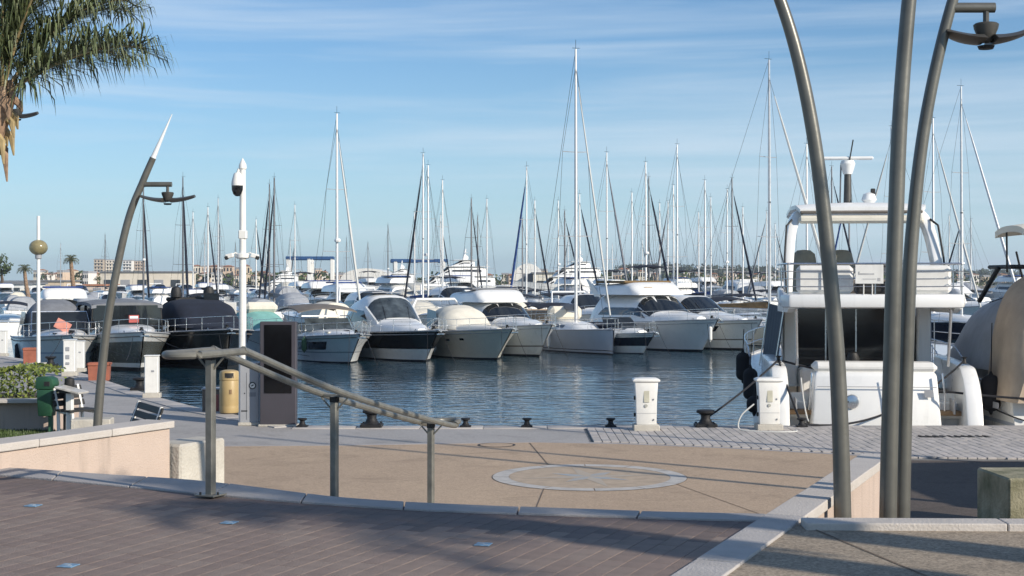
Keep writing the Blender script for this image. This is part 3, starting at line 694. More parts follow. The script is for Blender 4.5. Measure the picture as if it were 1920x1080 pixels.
# white hose loop at the pedestal
hp = on(1443, 812); hose = [hp + Vector((-.25, .15, .5)), hp + Vector((-.48, .12, .3)), hp + Vector((-.53, .1, .08)), hp + Vector((-.35, .0, .035)), hp + Vector((.1, -.14, .033)), hp + Vector((.45, -.05, .033)), hp + Vector((.5, .2, .033))]
tag(MB().tube(bez(hose, 8), .014, 8).build('water_hose', M_ropew), 'white water hose looping over the quay edge by the pedestal', 'hose')

# bollards -------------------------------------------------------------------
def bollard(label, p, big=False):
    t = thing('mooring_bollard', label, 'bollard', (p.x, p.y, QUAY + .02), 0, 'black mooring bollards on the quay edge')
    s = 1.0 if big else .52
    MB().box((0, 0, .03 * s), (.40 * s, .34 * s, .06 * s), 0, .012).build('base', M_iron, t)
    MB().lathe([(.17 * s, .055 * s), (.12 * s, .09 * s), (.085 * s, .16 * s), (.09 * s, .22 * s), (.13 * s, .245 * s), (.165 * s, .26 * s), (.17 * s, .29 * s), (.15 * s, .31 * s), (.0, .32 * s)], (0, 0, 0), 18).build('head', M_iron, t)
    if big:
        for k in range(4): MB().lathe([(.02, 0), (.02, .02), (0, .022)], ((k % 2 - .5) * .32, (k // 2 - .5) * .26, .06), 6).build('bolt', M_iron, t)
    return t
E = 26.28
for px, big, lab in ((567, 0, 'small black bollard close to the dark kiosk'), (697, 1, 'large black bollard behind the handrail'), (873, 0, 'small black bollard just past the lower end of the handrail'), (988, 0, 'small black bollard near the manhole ring'), (1145, 0, 'small black bollard beside the cream white pedestal'), (1323, 1, 'large black bollard holding the tight dark mooring rope'), (1503, 0, 'small black bollard at the corner of the yacht stern')):
    bollard(lab, Vector(((px - 960) / F * E, E, 0)), bool(big))
p = on(262, 733); bollard('black hooked bollard beside the tall white pedestal', p, True)
p = on(95, 688); bollard('black bollard near the globe lamp post', p, True)

# globe lamp -------------------------------------------------------------------
p = on(72, 686); gl = thing('globe_lamp', 'slim white lamp post with round amber globe near the first boats', 'street lamp', (p.x, p.y, QUAY))
k = p.y / F
MB().box((0, 0, .05), (.42, .42, .1), 0, .02).build('plinth', M_conc, gl)
MB().tube([(0, 0, .1), (0, 0, (686 - 405) * k)], [.062, .05], 14).build('pole', M_whitepaint, gl)
zg = (686 - 464) * k; rg = 17 * k
gm = mat('amber globe glass', (0.55, 0.47, 0.25), 0.12, var=.25, scale=2, trans=.45)
MB().lathe([(rg * math.sin(a), zg - rg * .86 * math.cos(a)) for a in [math.pi * i / 14 for i in range(15)]], (0, 0, 0), 24).build('globe', gm, gl)
MB().lathe([(.07, zg - rg * .86 - .12), (.10, zg - rg * .86 - .1), (.10, zg - rg * .8), (.06, zg - rg * .75)], (0, 0, 0), 16).build('collar', M_cab, gl)
MB().lathe([(.10, zg - .12), (.12, zg + .05), (.09, zg + .12), (0, zg + .13)], (0.02, -.02, 0), 12).build('bulb', M_whitepaint, gl)

# camera mast -------------------------------------------------------------------
p = on(455, 797); k = p.y / F
cm = thing('camera_mast', 'white surveillance mast with a dome camera on top beside the dark kiosk', 'camera mast', (p.x, p.y, QUAY))
zt = (797 - 318) * k
MB().tube([(0, 0, 0), (0, 0, zt * .5), (0, 0, zt)], [.075, .068, .055], 18).build('pole', M_whitepaint, cm)
MB().lathe([(.06, zt), (.075, zt + .02), (.07, zt + .09), (.04, zt + .15), (.0, zt + .22)], (0.0, 0, 0), 14).build('finial', M_whitepaint, cm)
z = zt - .12
MB().tube([(0, 0, z + .12), (-.07, -.02, z + .12), (-.09, -.03, z + .04)], .03, 8).build('bracket', M_whitepaint, cm)
dc = MB().lathe([(.05, z + .06), (.075, z + .03), (.11, z - .10), (.115, z - .16), (.115, z - .18)], (-.09, -.03, 0), 20).build('dome_camera', M_whitepaint, cm)
MB().lathe([(.112, z - .18), (.108, z - .26), (.08, z - .34), (.04, z - .375), (0, z - .38)], (-.09, -.03, 0), 20).build('dome_lens', M_glass, dc)
MB().box((.005, 0, (797 - 440) * k), (.15, .15, .16), 0, .015).build('junction_box', M_whitepaint, cm)
zc = (797 - 480) * k
MB().lathe([(.1, zc - .05), (.13, zc - .03), (.13, zc + .03), (.1, zc + .05)], (0, 0, 0), 16).build('collar', M_whitepaint, cm)
for s, a in ((-1, .5), (1, -.4)):
    MB().tube([(s * .08, 0, zc + .04), (s * .14, -.02, zc + .06), (s * .2, -.03, zc + .02)], .014, 6).build('camera_arm', M_whitepaint, cm)
    q = MB().box((s * .235, -.05, zc - .0), (.15, .09, .085), 0, .012, M=Matrix.Rotation(s * .25, 3, 'Y')).build('bullet_camera', M_whitepaint, cm)
    MB().box((s * .285, -.07, zc - .035), (.07, .075, .07), 0, .015, M=Matrix.Rotation(s * .35, 3, 'Y')).build('camera_hood', M_dark, q)

# kiosk, cabinet, bins ------------------------------------------------------------
p = on(521, 800); kk = thing('display_kiosk', 'tall dark grey display kiosk with blank black screen', 'kiosk', (p.x, p.y, QUAY), -.02)
k = p.y / F; w, h = 68 * k, 197 * k
MB().box((0, .09, h / 2), (w, .18, h), 0, .012).build('housing', M_kiosk, kk)
MB().box((0, -.004, h - .07 - .62), (w - .16, .012, 1.26), 0, .003).build('screen', M_screen, kk)
MB().box((0, .09, .02), (w + .05, .25, .04), 0, .008).build('base_plate', M_conc, kk)
p = on(469, 797); ca = thing('electric_cabinet', 'light grey utility cabinet with a round warning sticker at the kiosk side', 'cabinet', (p.x, p.y, QUAY), .03)
k = p.y / F; w, h = 36 * k, 110 * k
MB().box((0, .02, h / 2 + .05), (w, .26, h), 0, .012).build('body', M_cab, ca)
MB().box((0, .02, h + .065), (w + .04, .30, .03), 0, .008).build('lid', M_cab, ca)
MB().box((0, .02, .03), (w + .06, .32, .06), 0, .01).build('plinth', M_conc, ca)
def disc(r0, r1, z0=0.0, seg=24): return MB().lathe([(r0, 0), (r1, 0), (r1, .004), (r0, .004)], (0, 0, 0), seg)
stk = thing_m = MB().lathe([(.0, 0), (.068, 0), (.068, .003), (.0, .003)], (0, 0, 0), 28).build('sticker', mat('sticker black', (.03, .03, .035), .5), ca)
stk.matrix_local = Matrix.Translation((.06, -.112, h * .68)) @ Matrix.Rotation(R(90), 4, 'X')
MB().lathe([(.0, 0.0032), (.047, .0032), (.047, .005), (.0, .005)], (0, 0, 0), 24).build('sticker_face', M_whitepaint, stk)
MB().box((0, .004, .006), (.05, .022, .003), 0, 0, .5).build('sticker_mark', MATS['sticker black'], stk)
MB().box((.06, -.112, h * .53), (.12, .004, .08)).build('notice', mat('notice grey', (.2, .21, .23), .6), ca)
MB().box((-.09, -.113, h * .25), (.11, .005, .02)).build('vent', M_dark, ca)
MB().box((-.085, -.113, h * .55), (.02, .012, .02), 0, .004).build('lock', M_dark, ca)
MB().box((-.05, -.1125, h * .5), (.004, .004, h * .8)).build('door_gap', M_dark, ca)
p = on(430, 777); yb = thing('yellow_bin', 'round yellow litter bin with a dark slot near the camera mast', 'litter bin', (p.x, p.y, QUAY), .06)
k = p.y / F; r = 18 * k; h = 84 * k
MB().lathe([(r * .93, 0), (r * .93, .04)], (0, 0, 0), 28).build('foot', M_dark, yb)
MB().lathe([(r * .96, .04), (r, .06), (r, h * .18), (r * .985, h * .2), (r, h * .22), (r, h * .74), (r * .97, h * .755), (r * .97, h * .765)], (0, 0, 0), 28).build('drum', M_yellow, yb)
hd = MB().lathe([(r * .97, h * .765), (r * 1.02, h * .775), (r * 1.01, h * .93), (r * .9, h * .97), (r * .5, h * .995), (0, h)], (0, 0, 0), 28).build('hood', M_yellow, yb)
sl_ = MB(); rr_ = r * 1.025
sl_.loft([[(rr_ * math.sin(a), -rr_ * math.cos(a), z) for a in [-.45 + .3 * i + .12 for i in range(4)]] for z in (h * .82, h * .935)], 0, False, False); sl_.build('slot', M_dark, hd)
MB().box((.05, -r * 1.0, h * .52), (.05, .012, .09), 0, .004, .1).build('emblem', M_teak, yb)
p = on(397, 772); bx = thing('red_crate', 'dull red box standing behind the yellow bin', 'box', (p.x, p.y, QUAY), .1)
MB().box((0, 0, .24), (.34, .4, .46), 0, .01).build('box', M_canvas_taupe, bx); MB().box((.1, -.205, .2), (.12, .012, .34), 0, .004).build('red_panel', mat('dull red', (.30, .09, .08), .6), bx); MB().box((0, 0, .48), (.38, .44, .03), 0, .008).build('lid', M_cab, bx)
for (x0, x1, y0, y1, lab) in ((165, 208, 680, 713, 'terracotta red square planter behind the bent lamp post'), (44, 74, 652, 681, 'terracotta red square planter behind the globe lamp')):
    p = on((x0 + x1) / 2, y1); k = p.y / F; w, h = (x1 - x0) * k, (y1 - y0) * k
    t = thing('square_planter', lab, 'planter', (p.x, p.y, QUAY), .2, 'red planters along the boats')
    rings = [[(x * w * s / 2, y * w * s / 2, z) for x, y in ((-1, -1), (1, -1), (1, 1), (-1, 1))] for s, z in ((.86, 0), (.92, h * .86))]
    MB().loft(rings, 0, True, True).build('pot', M_terra, t, smooth=False, bevel=.01)
    for a in range(4):
        c_, s_ = math.cos(a * math.pi / 2), math.sin(a * math.pi / 2)
        MB().box((c_ * w * .46, s_ * w * .46, h * .93), (w * (.08 if a % 2 == 0 else 1.0), w * (1.0 if a % 2 == 0 else .08), h * .13), 0, .008).build('rim', M_terra, t)
    MB().box((0, 0, h * .84), (w * .86, w * .86, .03)).build('soil', M_bark2, t)
# green bin
p = on(88, 819); k = p.y / F; gb = thing('green_bin', 'dark green plastic litter bin on a post by the hedge', 'litter bin', (p.x, p.y, QUAY), -.12)
MB().box((.06, .02, .42), (.075, .07, .84), 0, .012).build('post', mat('green post', (.06, .16, .09), .5), gb)
MB().loft([[(x * w, y * d, z) for x, y in ((-1, -1), (1, -1), (1, 1), (-1, 1))] for w, d, z in ((.12, .10, .36), (.13, .12, .62), (.135, .125, .82))], 0, True, True).build('bucket', M_green, gb, bevel=.02)
hd = MB().extr([(-.16, .825), (.13, .825), (.17, .90), (.15, 1.0), (.06, 1.045), (-.14, 1.03)], 'y', -.13, .13).build('hood', M_green, gb, bevel=.015)
MB().box((.06, -.132, .92), (.10, .012, .08), 0, .004).build('opening', M_dark, hd)
# planter wall with hedge and lawn
p = on(0, 812); pl_ = thing('planter_wall', 'pink planter wall with pale coping under the clipped hedge', 'planter', (0, 0, 0))
P0, P1 = Vector((-12.5, 25.4, QUAY)), Vector((-8.18, 25.4, QUAY))
MB().box(((P0.x + P1.x) / 2, 26.3, QUAY + .27), (P1.x - P0.x, 1.8, .54)).build('render_face', M_pinkwall, pl_, smooth=False)
for x0 in (-12.5, -11.4, -10.3, -9.2):
    MB().box((x0 + .56, 25.36, QUAY + .575), (1.08, .34, .065), 0, .008).build('coping_stone', M_cop, pl_)
MB().box((-10.3, 26.35, QUAY + .56), (4.1, 1.6, .04)).build('soil', M_bark2, pl_)
hg = thing('hedge', 'bright green leafy hedge in the pink planter', 'hedge', (-10.4, 26.3, QUAY + .58))
mbh = MB()
for i in range(5200):
    u, v, w = rnd.uniform(-2.0, 2.05), rnd.uniform(-.72, .72), rnd.uniform(0, 1)
    top = .52 + .09 * noise.noise(Vector((u * 1.6, v * 2, 3))) + .05 * math.sin(u * 5)
    if rnd.random() < .65:
        if rnd.random() < .5: v = -.72 + .1 * rnd.random() + .06 * noise.noise(Vector((u * 2, w * 3, 7)))
        else: w = 1 - .12 * rnd.random()
    c = Vector((u, v, w * top)); a = Vector((rnd.uniform(-1, 1), rnd.uniform(-1, 1), rnd.uniform(-.6, 1))).normalized(); b = a.orthogonal().normalized()
    s = rnd.uniform(.025, .05)
    mbh.add([c - a * s, c + b * s * .55, c + a * s, c - b * s * .55], [(0, 1, 2, 3)], rnd.choice((0, 0, 1)))
mbh.build('leaves', [M_leaf_y, M_leaf], hg, smooth=False)
for i in range(14): x = -1.9 + i * .29; MB().tube([(x, 0, -.05), (x + rnd.uniform(-.05, .05), rnd.uniform(-.2, .2), .4)], [.018, .008], 5).build('stem', M_bark2, hg)
lw = structure('lawn', MB().prism([(-13, 22.6), (-7.55, 22.6), (-7.75, 25.38), (-13, 25.38)], QUAY - .05, QUAY + .03), M_grass, smooth=False)
mbg = MB()
for i in range(6000):
    x, y = rnd.uniform(-9.6, -7.7), rnd.uniform(23.2, 25.35); h = rnd.uniform(.03, .08); a = rnd.uniform(0, 6.28); dx, dy = math.cos(a) * .012, math.sin(a) * .012; lx, ly = rnd.uniform(-.03, .03), rnd.uniform(-.03, .03)
    mbg.add([(x - dx, y - dy, QUAY + .03), (x + dx, y + dy, QUAY + .03), (x + lx, y + ly, QUAY + .03 + h)], [(0, 1, 2)])
tag(mbg.build('grass', M_leaf, smooth=False), 'short green grass beneath the pink planter wall', 'grass', kind='stuff')
# information lectern with white legs
p = on(131, 822); le = thing('information_lectern', 'slanted information board on white posts beside the green bin', 'sign', (p.x, p.y, QUAY), -.2)
MB().box((0, 0, .4), (.11, .09, .8), 0, .008).build('post', M_whitepaint, le)
MB().box((.03, 0, .83), (.46, .36, .035), 0, .006, M=Matrix.Rotation(.22, 3, 'Y')).build('panel', mat('board panel', (.52, .50, .46), .4, var=.2), le)
MB().box((-.05, 0, .80), (.2, .2, .05), 0, .006).build('bracket', M_dark, le)
# benches
def bench(label, p, rz, seat=True):
    t = thing('park_bench', label, 'bench', (p.x, p.y, QUAY), rz, 'benches behind the pink wall')
    for x in (-.62, .62) if not seat else (-.24, .24):
        MB().tube([(x, .0, .0), (x, .02, .45), (x, .16, .88)], [.03, .03, .024], 8).build('leg', M_whitepaint, t)
        MB().tube([(x, -.42, .0), (x, -.40, .42), (x, .02, .44)], [.026, .026, .026], 8).build('support', M_whitepaint, t)
    L = 1.4 if not seat else .62
    for i in range(3): MB().box((0, -.36 + .15 * i, .47), (L, .12, .035), 0, .008).build('slat', M_dark, t)
    for i in range(3): MB().box((0, .055 + .045 * i, .58 + .12 * i), (L, .03, .10), 0, .008, M=Matrix.Rotation(-.35, 3, 'X')).build('slat', M_dark, t)
    return t
bench('dark slatted bench back showing above the coping of the pink wall', Vector((-5.46, 21.1, 0)), R(-61), False)
bench('bench with white legs half hidden behind the information board', on(133, 818), .9)
p = on(178, 835); t = thing('concrete_cube', 'pale concrete cube seat around the bent lamp post', 'seat', (p.x + .0, p.y - .1, QUAY), .12)
MB().box((.03, -.25, .24), (.62, .42, .47), 0, .015).build('block', M_conc, t)
p = on(118, 822)
bp_ = thing('dark_post', 'dark padded post between the green bin and the information board', 'post', (p.x, p.y + .3, QUAY))
MB().box((0, 0, .42), (.16, .12, .84), 0, .03).build('body', M_dark, bp_); MB().lathe([(.07, .84), (.09, .9), (.08, 1.0), (0, 1.03)], (.02, 0, 0), 12).build('head', M_dark, bp_)

# ================================================================== BOATS
YAW = R(-180 + 23)
def hull_fn(L, B, fs, fb, rake, flare=1.0, stern=0.95, full=0.42):
    def H(s, v, side):
        s = min(1.0, max(0.0, s))
        k = max(0.0, (s - full) / (1 - full)); kc = max(0.0, (s - full + .08) / (1.02 - full))
        bs = B / 2 * (1 - k ** 3.0) * (stern + (1 - stern) * min(1, s / .3)); bc = B / 2 * .88 * max(0.0, 1 - kc ** 2.1) * (stern + (1 - stern) * min(1, s / .3))
        bs = max(bs, .035); bc = max(min(bc, bs), .02)
        zs = fs + (fb - fs) * s ** 1.7; zc = -.12 + .06 * s
        p = 1 + .9 * s * flare
        if v >= 0:
            x = bc + (bs - bc) * (v ** p); z = zc + (zs - zc) * v
        else:
            x = bc * (1 + v); z = zc + v * (-.38 * (1 - .5 * s)) * -1
            z = zc - (-v) * .40 * (1 - .4 * s)
        y = s * (L - rake * (1 - max(0, z - 0) / fb) * (s ** 3)) if z < fb else s * L
        return Vector((side * x, y, z))
    H.zs = lambda s: fs + (fb - fs) * s ** 1.7
    return H
def patch(fn, us, vs, off=0.012, flip=False):
    """grid of fn(u,v) pushed out along its normal"""
    e = 1e-3; g = []
    for v in vs:
        row = []
        for (u) in us:
            u_ = u(v) if callable(u) else u
            p = fn(u_, v); du = fn(u_ + e, v) - fn(u_ - e, v); dv = fn(u_, v + e) - fn(u_, v - e)
            n = du.cross(dv)
            n = n.normalized() if n.length > 1e-12 else Vector((0, 0, 1))
            row.append(p + n * (off if not flip else -off))
        g.append(row)
    return g
def lin(a, b, n): return [a + (b - a) * i / n for i in range(n + 1)]
def build_hull(t, H, L, hullm, bands=(), bottom=None, boot=None, n=22, name='hull'):
    mats = [bottom or M_boot, hullm] + [m for _, _, m in bands] + [boot or M_boot]
    vs = sorted(set([-1, -.5, 0, .10, .16, .3, .45, .6, .75, .88, 1.0] + [b for q in bands for b in q[:2]]))
    def mi(v):
        if v < .09: return 0
        if v < .13: return len(mats) - 1
        for i, (a, b, _) in enumerate(bands):
            if a <= v <= b: return 2 + i
        return 1
    mb = MB(); ss = [1 - (1 - i / n) ** 1.35 for i in range(n + 1)]
    for side in (1, -1):
        rings = [[H(s, v, side) for v in vs] for s in ss]
        mb.loft(rings, 0, False, False, mif=lambda i, a: mi((vs[a] + vs[a + 1]) / 2))
    tr = [H(0, v, 1) for v in vs]; mb.add([p for p in tr] + [Vector((-p.x, p.y, p.z)) for p in tr], [(i, i + 1, len(vs) + i + 1, len(vs) + i) for i in range(len(vs) - 1)], 1)
    return mb.build(name, mats, t, angle=50)
def build_deck(t, H, m, camber=.08, n=18, s0=0.0, drop=.03, name='deck'):
    mb = MB(); rings = []
    for i in range(n + 1):
        s = s0 + (1 - s0) * (1 - (1 - i / n) ** 1.3); p = H(s, 1, 1); w = p.x - .015
        rings.append([Vector((w * q, p.y - .01, p.z - drop + camber * (1 - q * q) * min(1, p.x))) for q in (-1, -.66, -.33, 0, .33, .66, 1)])
    mb.loft(rings, 0, False, False); o = mb.build(name, m, t, angle=60)
    g = MB()
    for side in (1, -1): g.tube([H(s, 1, side) + Vector((0, 0, .0)) for s in [s0 + (1 - s0) * (1 - (1 - i / 16) ** 1.3) for i in range(17)]], .03, 6)
    g.build('rubbing_strake', M_cab, t)
    return o
def cab_fn(st, zb, n=3.6, tm=.16):
    st = sorted(st, key=lambda q: q[0])
    N = len(st) - 1
    def S(t, v):
        v = min(1, max(0, v)); f = min(max(t, 0), N - 1e-6); i = int(f); f -= i
        a, b = st[i], st[i + 1]; y, w, zt = [a[k] + (b[k] - a[k]) * f for k in range(3)]
        ang = math.pi * v; c, s_ = math.cos(ang), math.sin(ang)
        zf = abs(s_) ** (2 / n); x = w * (abs(c) ** (2 / n)) * (1 if c > 0 else -1) * (1 - tm * zf)
        base = zb(y) if callable(zb) else zb
        return Vector((x, y, base + (zt - base) * zf))
    S.N = N
    return S
def build_cabin(t, S, m, name='cabin', sub=3, nv=22):
    mb = MB(); rings = []
    for i in range(S.N * sub + 1):
        rings.append([S(i / sub, v) for v in lin(0, 1, nv)])
    mb.loft(rings, 0, False, False)
    for r, rev in ((rings[0], 0), (rings[-1], 1)):
        o = len(mb.v); mb.v += [tuple(p) for p in r]; mb.f.append(tuple(range(o, o + len(r)))); mb.m.append(0)
    return mb.build(name, m, t, angle=40)
def add_win(t, S, name, t0, t1, v0, v1, m, off=.012, nu=8, nv=8):
    """t0/t1 may be (value at v0, value at v1) for raked ends"""
    f0 = t0 if isinstance(t0, tuple) else (t0, t0); f1 = t1 if isinstance(t1, tuple) else (t1, t1)
    us = [(lambda v, q=i / nu: (f0[0] + (f0[1] - f0[0]) * (v - v0) / (v1 - v0)) * (1 - q) + (f1[0] + (f1[1] - f1[0]) * (v - v0) / (v1 - v0)) * q) for i in range(nu + 1)]
    g = patch(S, us, lin(v0, v1, nv), -off)
    # make sure it sits outside
    c = sum((p for r in g for p in r), Vector()) / (len(g) * len(g[0]))
    mid = S((f0[0] + f1[0]) / 2, (v0 + v1) / 2); inner = S((f0[0] + f1[0]) / 2, 0) * .5 + S((f0[0] + f1[0]) / 2, 1) * .5
    g0 = patch(S, us, lin(v0, v1, nv), 0.0); c0 = sum((p for r in g0 for p in r), Vector()) / (len(g) * len(g[0]))
    if (c - inner).length < (c0 - inner).length: g = patch(S, us, lin(v0, v1, nv), off)
    return MB().loft(g, 0, False, False).build(name, m, t, angle=50)
def hull_win(t, H, name, s0, s1, v0, v1, side, m, slant=.0, off=.012, rr=6):
    fn = lambda s, v: H(s, v, side)
    us = [(lambda v, q=i / 10: (s0 + (s1 - s0) * q) + slant * ((v - v0) / (v1 - v0) - .5)) for i in range(11)]
    g = patch(fn, us, lin(v0, v1, 4), off); c = sum((p for r in g for p in r), Vector()) / 55
    c0 = sum((p for r in patch(fn, us, lin(v0, v1, 4), 0.0) for p in r), Vector()) / 55
    if abs(c.x) < abs(c0.x): g = patch(fn, us, lin(v0, v1, 4), -off)
    return MB().loft(g, 0, False, False).build(name, m, t)
def bow_rail(t, H, s0=.42, h=.55, inset=.07, nst=6, mid=True, r=.0125, name='bow_rail'):
    mb = MB()
    def P(s, side, z): p = H(s, 1, side); return Vector((p.x - side * inset * min(1, abs(p.x) / .3), p.y - (.04 if s > .98 else 0), p.z + z))
    ss = lin(s0, .985, 10)
    hh = lambda s: h * min(1, .25 + (s - s0) / .12)
    mb.tube([P(s, 1, hh(s)) for s in ss] + [P(s, -1, hh(s)) for s in ss[::-1]], r, 6)
    if mid: mb.tube([P(s, 1, hh(s) * .5) for s in ss[1:]] + [P(s, -1, hh(s) * .5) for s in ss[:0:-1]], r * .7, 5)
    o = mb.build(name, M_steel, t)
    for s in lin(s0 + .04, .97, nst):
        for side in (1, -1): MB().tube([P(s, side, -.02), P(s, side, hh(s))], r * .85, 5).build('stanchion', M_steel, o)
    return o
def anchor(t, H):
    p = H(1, 1, 1); mb = MB()
    mb.box((0, p.y - .15, p.z + .03), (.14, .7, .05), 0, .01); mb.box((0, p.y + .22, p.z - .03), (.08, .26, .07), 0, .01)
    mb.tube([(-.16, p.y + .22, p.z - .16), (0, p.y + .34, p.z - .14), (.16, p.y + .22, p.z - .16)], .03, 6)
    mb.build('bow_roller', M_steel, t)
    MB().lathe([(.09, 0), (.09, .06), (.05, .1), (.08, .14), (0, .15)], (0, p.y - .65, p.z + .03), 10).build('windlass', M_dark, t)
    for s in (-1, 1):
        q = H(.90, 1, s); MB().tube([(q.x * .8, q.y - .12, q.z + .02), (q.x * .8, q.y, q.z + .09), (q.x * .8, q.y + .12, q.z + .02)], .02, 6).build('cleat', M_steel, t)
def canopy(t, y0, y1, w, z0, zmid, m, legs_to=None, th=.04, name='canopy', arch=.18, n=8):
    mb = MB(); rings = []
    for i in range(n + 1):
        f = i / n; y = y0 + (y1 - y0) * f; z = z0 + (zmid - z0) * math.sin(math.pi * f) ** .6 if zmid else z0
        rings.append([Vector((w * q, y, z - arch * abs(q) ** 2.4)) for q in lin(-1, 1, 10)] + [Vector((w * q, y, z - th - arch * abs(q) ** 2.4)) for q in lin(1, -1, 10)])
    mb.loft(rings, 0, True, True); o = mb.build(name, m, t, angle=60)
    if legs_to is not None:
        for s in (-1, 1):
            for f in (.12, .5, .9):
                y = y0 + (y1 - y0) * f; MB().tube([(s * w * .98, (y0 + y1) / 2 + (y - (y0 + y1) / 2) * .25, legs_to), (s * w * .97, y, z0 - arch * .9)], .014, 5).build('frame_tube', M_steel, o)
    return o
def fender(label, p, ln=.75, r=.14, m=None, rope=0.9, group='boat fenders'):
    t = thing('fender', label, 'fender', p, 0, group)
    prof = [(.02, -.06), (.04, 0)] + [(r * math.sin(a), r * .9 * (1 - math.cos(a))) for a in lin(.25, math.pi / 2, 5)] + [(r * math.sin(a), ln - r * .9 * (1 - math.cos(math.pi - a))) for a in lin(math.pi / 2, math.pi - .25, 5)] + [(.04, ln), (.02, ln + .06)]
    prof = [(max(.004, a), b) for a, b in prof]
    MB().lathe(prof, (0, 0, -ln), 14).build('body', m or M_rubber, t)
    MB().tube([(0, 0, 0), (0.02, 0, rope)], .011, 5).build('line', M_rope, t)
    return t
def mooring(label, a, b, drop, m=None, r=.013, name='mooring_line'):
    return tag(MB().tube(sag(a, b, drop, 18), r, 6).build(name, m or M_rope), label, 'rope', 'mooring lines')

def deck_gear(t, H, L, k=0):
    r = random.Random(int(L * 100) + k)
    for i in range(3):
        s_ = r.uniform(.55, .86); p = H(s_, 1, 1); x = r.uniform(-.5, .5) * p.x
        if i == 0:
            MB().tube([(x + .16 * (1 - .1 * (q // 8)) * math.cos(q * .8), p.y + .16 * math.sin(q * .8), p.z + .10 + .006 * q) for q in range(24)], .014, 5).build('coiled_rope', M_ropew if k % 2 else M_canvas_navy, t)
        elif i == 1: MB().box((x, p.y, p.z + .13), (.34, .34, .05), 0, .015).build('deck_hatch', M_glass, t)
        else: MB().lathe([(.05, 0), (.07, .05), (.05, .12), (0, .14)], (x, p.y, p.z + .08), 8).build('vent', M_steel, t)
    for sd in (-1, 1):
        MB().tube([H(q, .90, sd) + Vector((sd * .012, 0, 0)) for q in lin(.02, .99, 16)], .022, 5).build('rub_rail', M_cab if k % 2 else M_canvas_taupe, t)
def motor_boat(label, foot, L, B, fs, fb, rake=.9, hullm=None, bands=(), deckm=None, cab=None, wins=(), rail=True, hwins=(), yaw=YAW, flare=1.0, tm=.16, nsup=3.6, group='motor boats moored in the near row', name='motor_boat', seg=22, extras=None, boot=None, detail=True, cat='boat'):
    c, s = math.cos(yaw), math.sin(yaw); d = L - rake
    o_ = Vector((foot[0] + s * d, foot[1] - c * d, 0))
    t = thing(name, label, cat, o_, yaw, group)
    H = hull_fn(L, B, fs, fb, rake, flare)
    build_hull(t, H, L, hullm or M_white, bands, n=seg, boot=boot); build_deck(t, H, deckm or M_white)
    S = None
    if cab:
        st, zb = cab; S = cab_fn(st, zb if zb is not None else (lambda y: H.zs(min(1, y / L)) - .05), nsup, tm)
        build_cabin(t, S, deckm or M_white)
        for w in wins: add_win(t, S, *w)
    if rail: bow_rail(t, H, *(rail if isinstance(rail, tuple) else ()), nst=6 if detail else 3, mid=detail)
    if detail: anchor(t, H); deck_gear(t, H, L, int(B * 10))
    for (s0, s1, v0, v1, m, sl) in hwins:
        for side in (1, -1): hull_win(t, H, 'hull_window', s0, s1, v0, v1, side, m, sl)
    if extras: extras(t, H, S)
    t['_L'] = L
    return t, H, S
def to_world(t, p):
    c, s = math.cos(t.rotation_euler.z), math.sin(t.rotation_euler.z); return Vector((t.location.x + c * p[0] - s * p[1], t.location.y + s * p[0] + c * p[1], t.location.z + p[2]))
def wipers(t, S, ta, tb, vs=(.36, .58)):
    for v in vs: MB().tube([S(tb - .03, v) + Vector((0, 0, .03)), S(ta + (tb - ta) * .45, v + .05) + Vector((0, 0, .03))], .012, 5).build('wiper', M_dark, t)

# ---- near row, from the kiosk towards the yacht -------------------------------------------
# cruiser with taupe bimini
def ex_a(t, H, S):
    canopy(t, 1.2, 5.2, 1.42, 2.42, 2.6, M_canvas_taupe, 1.3)
    MB().tube([(-1.3, 5.4, 1.25), (-1.15, 4.7, 2.05), (1.15, 4.7, 2.05), (1.3, 5.4, 1.25)], .03, 6).build('screen_frame', M_steel, t)
    MB().add([(-1.15, 5.5, 1.3), (1.15, 5.5, 1.3), (1.05, 4.85, 1.95), (-1.05, 4.85, 1.95)], [(0, 1, 2, 3)]).build('windscreen', M_glass2, t)
    for s in (-1, 1): MB().box((s * .42, 7.0, H.zs(.7) + .16), (.6, 1.5, .1), 0, .04).build('sun_pad', M_canvas_cream, t)
    MB().box((0, 7.9, H.zs(.8) + .15), (.46, .46, .06), 0, .02).build('hatch', M_glass, t)
    MB().box((0, 1.6, 1.35), (2.2, .7, .6), 0, .08).build('aft_seat', M_canvas_cream, t)
    for s in (-.5, .4): MB().box((s, 4.2, 1.55), (.5, .5, .8), 0, .08).build('helm_seat', M_white, t)
A, HA, _ = motor_boat('white open cruiser with taupe bimini and green fender next to the kiosk', on(655, 682, 0), 10.4, 3.2, .98, 1.38, 1.7, cab=([(3.4, 1.2, 1.25), (4.6, 1.25, 1.35), (6.6, 1.05, 1.5), (8.4, .55, 1.45), (9.2, .2, 1.36)], None),
    hwins=((.52, .80, .52, .80, M_glass, .03),), bands=((.40, .44, M_cab),), extras=ex_a)
fender('green cylindrical fender on the hull of the taupe topped cruiser', to_world(A, HA(.66, .95, 1) + Vector((.12, 0, 0))), .62, .12, M_greenf, .1)
fender('round white fender at the stern quarter of the taupe topped cruiser', to_world(A, HA(.30, .98, 1) + Vector((.15, 0, 0))), .5, .2, M_whitepaint, .1)
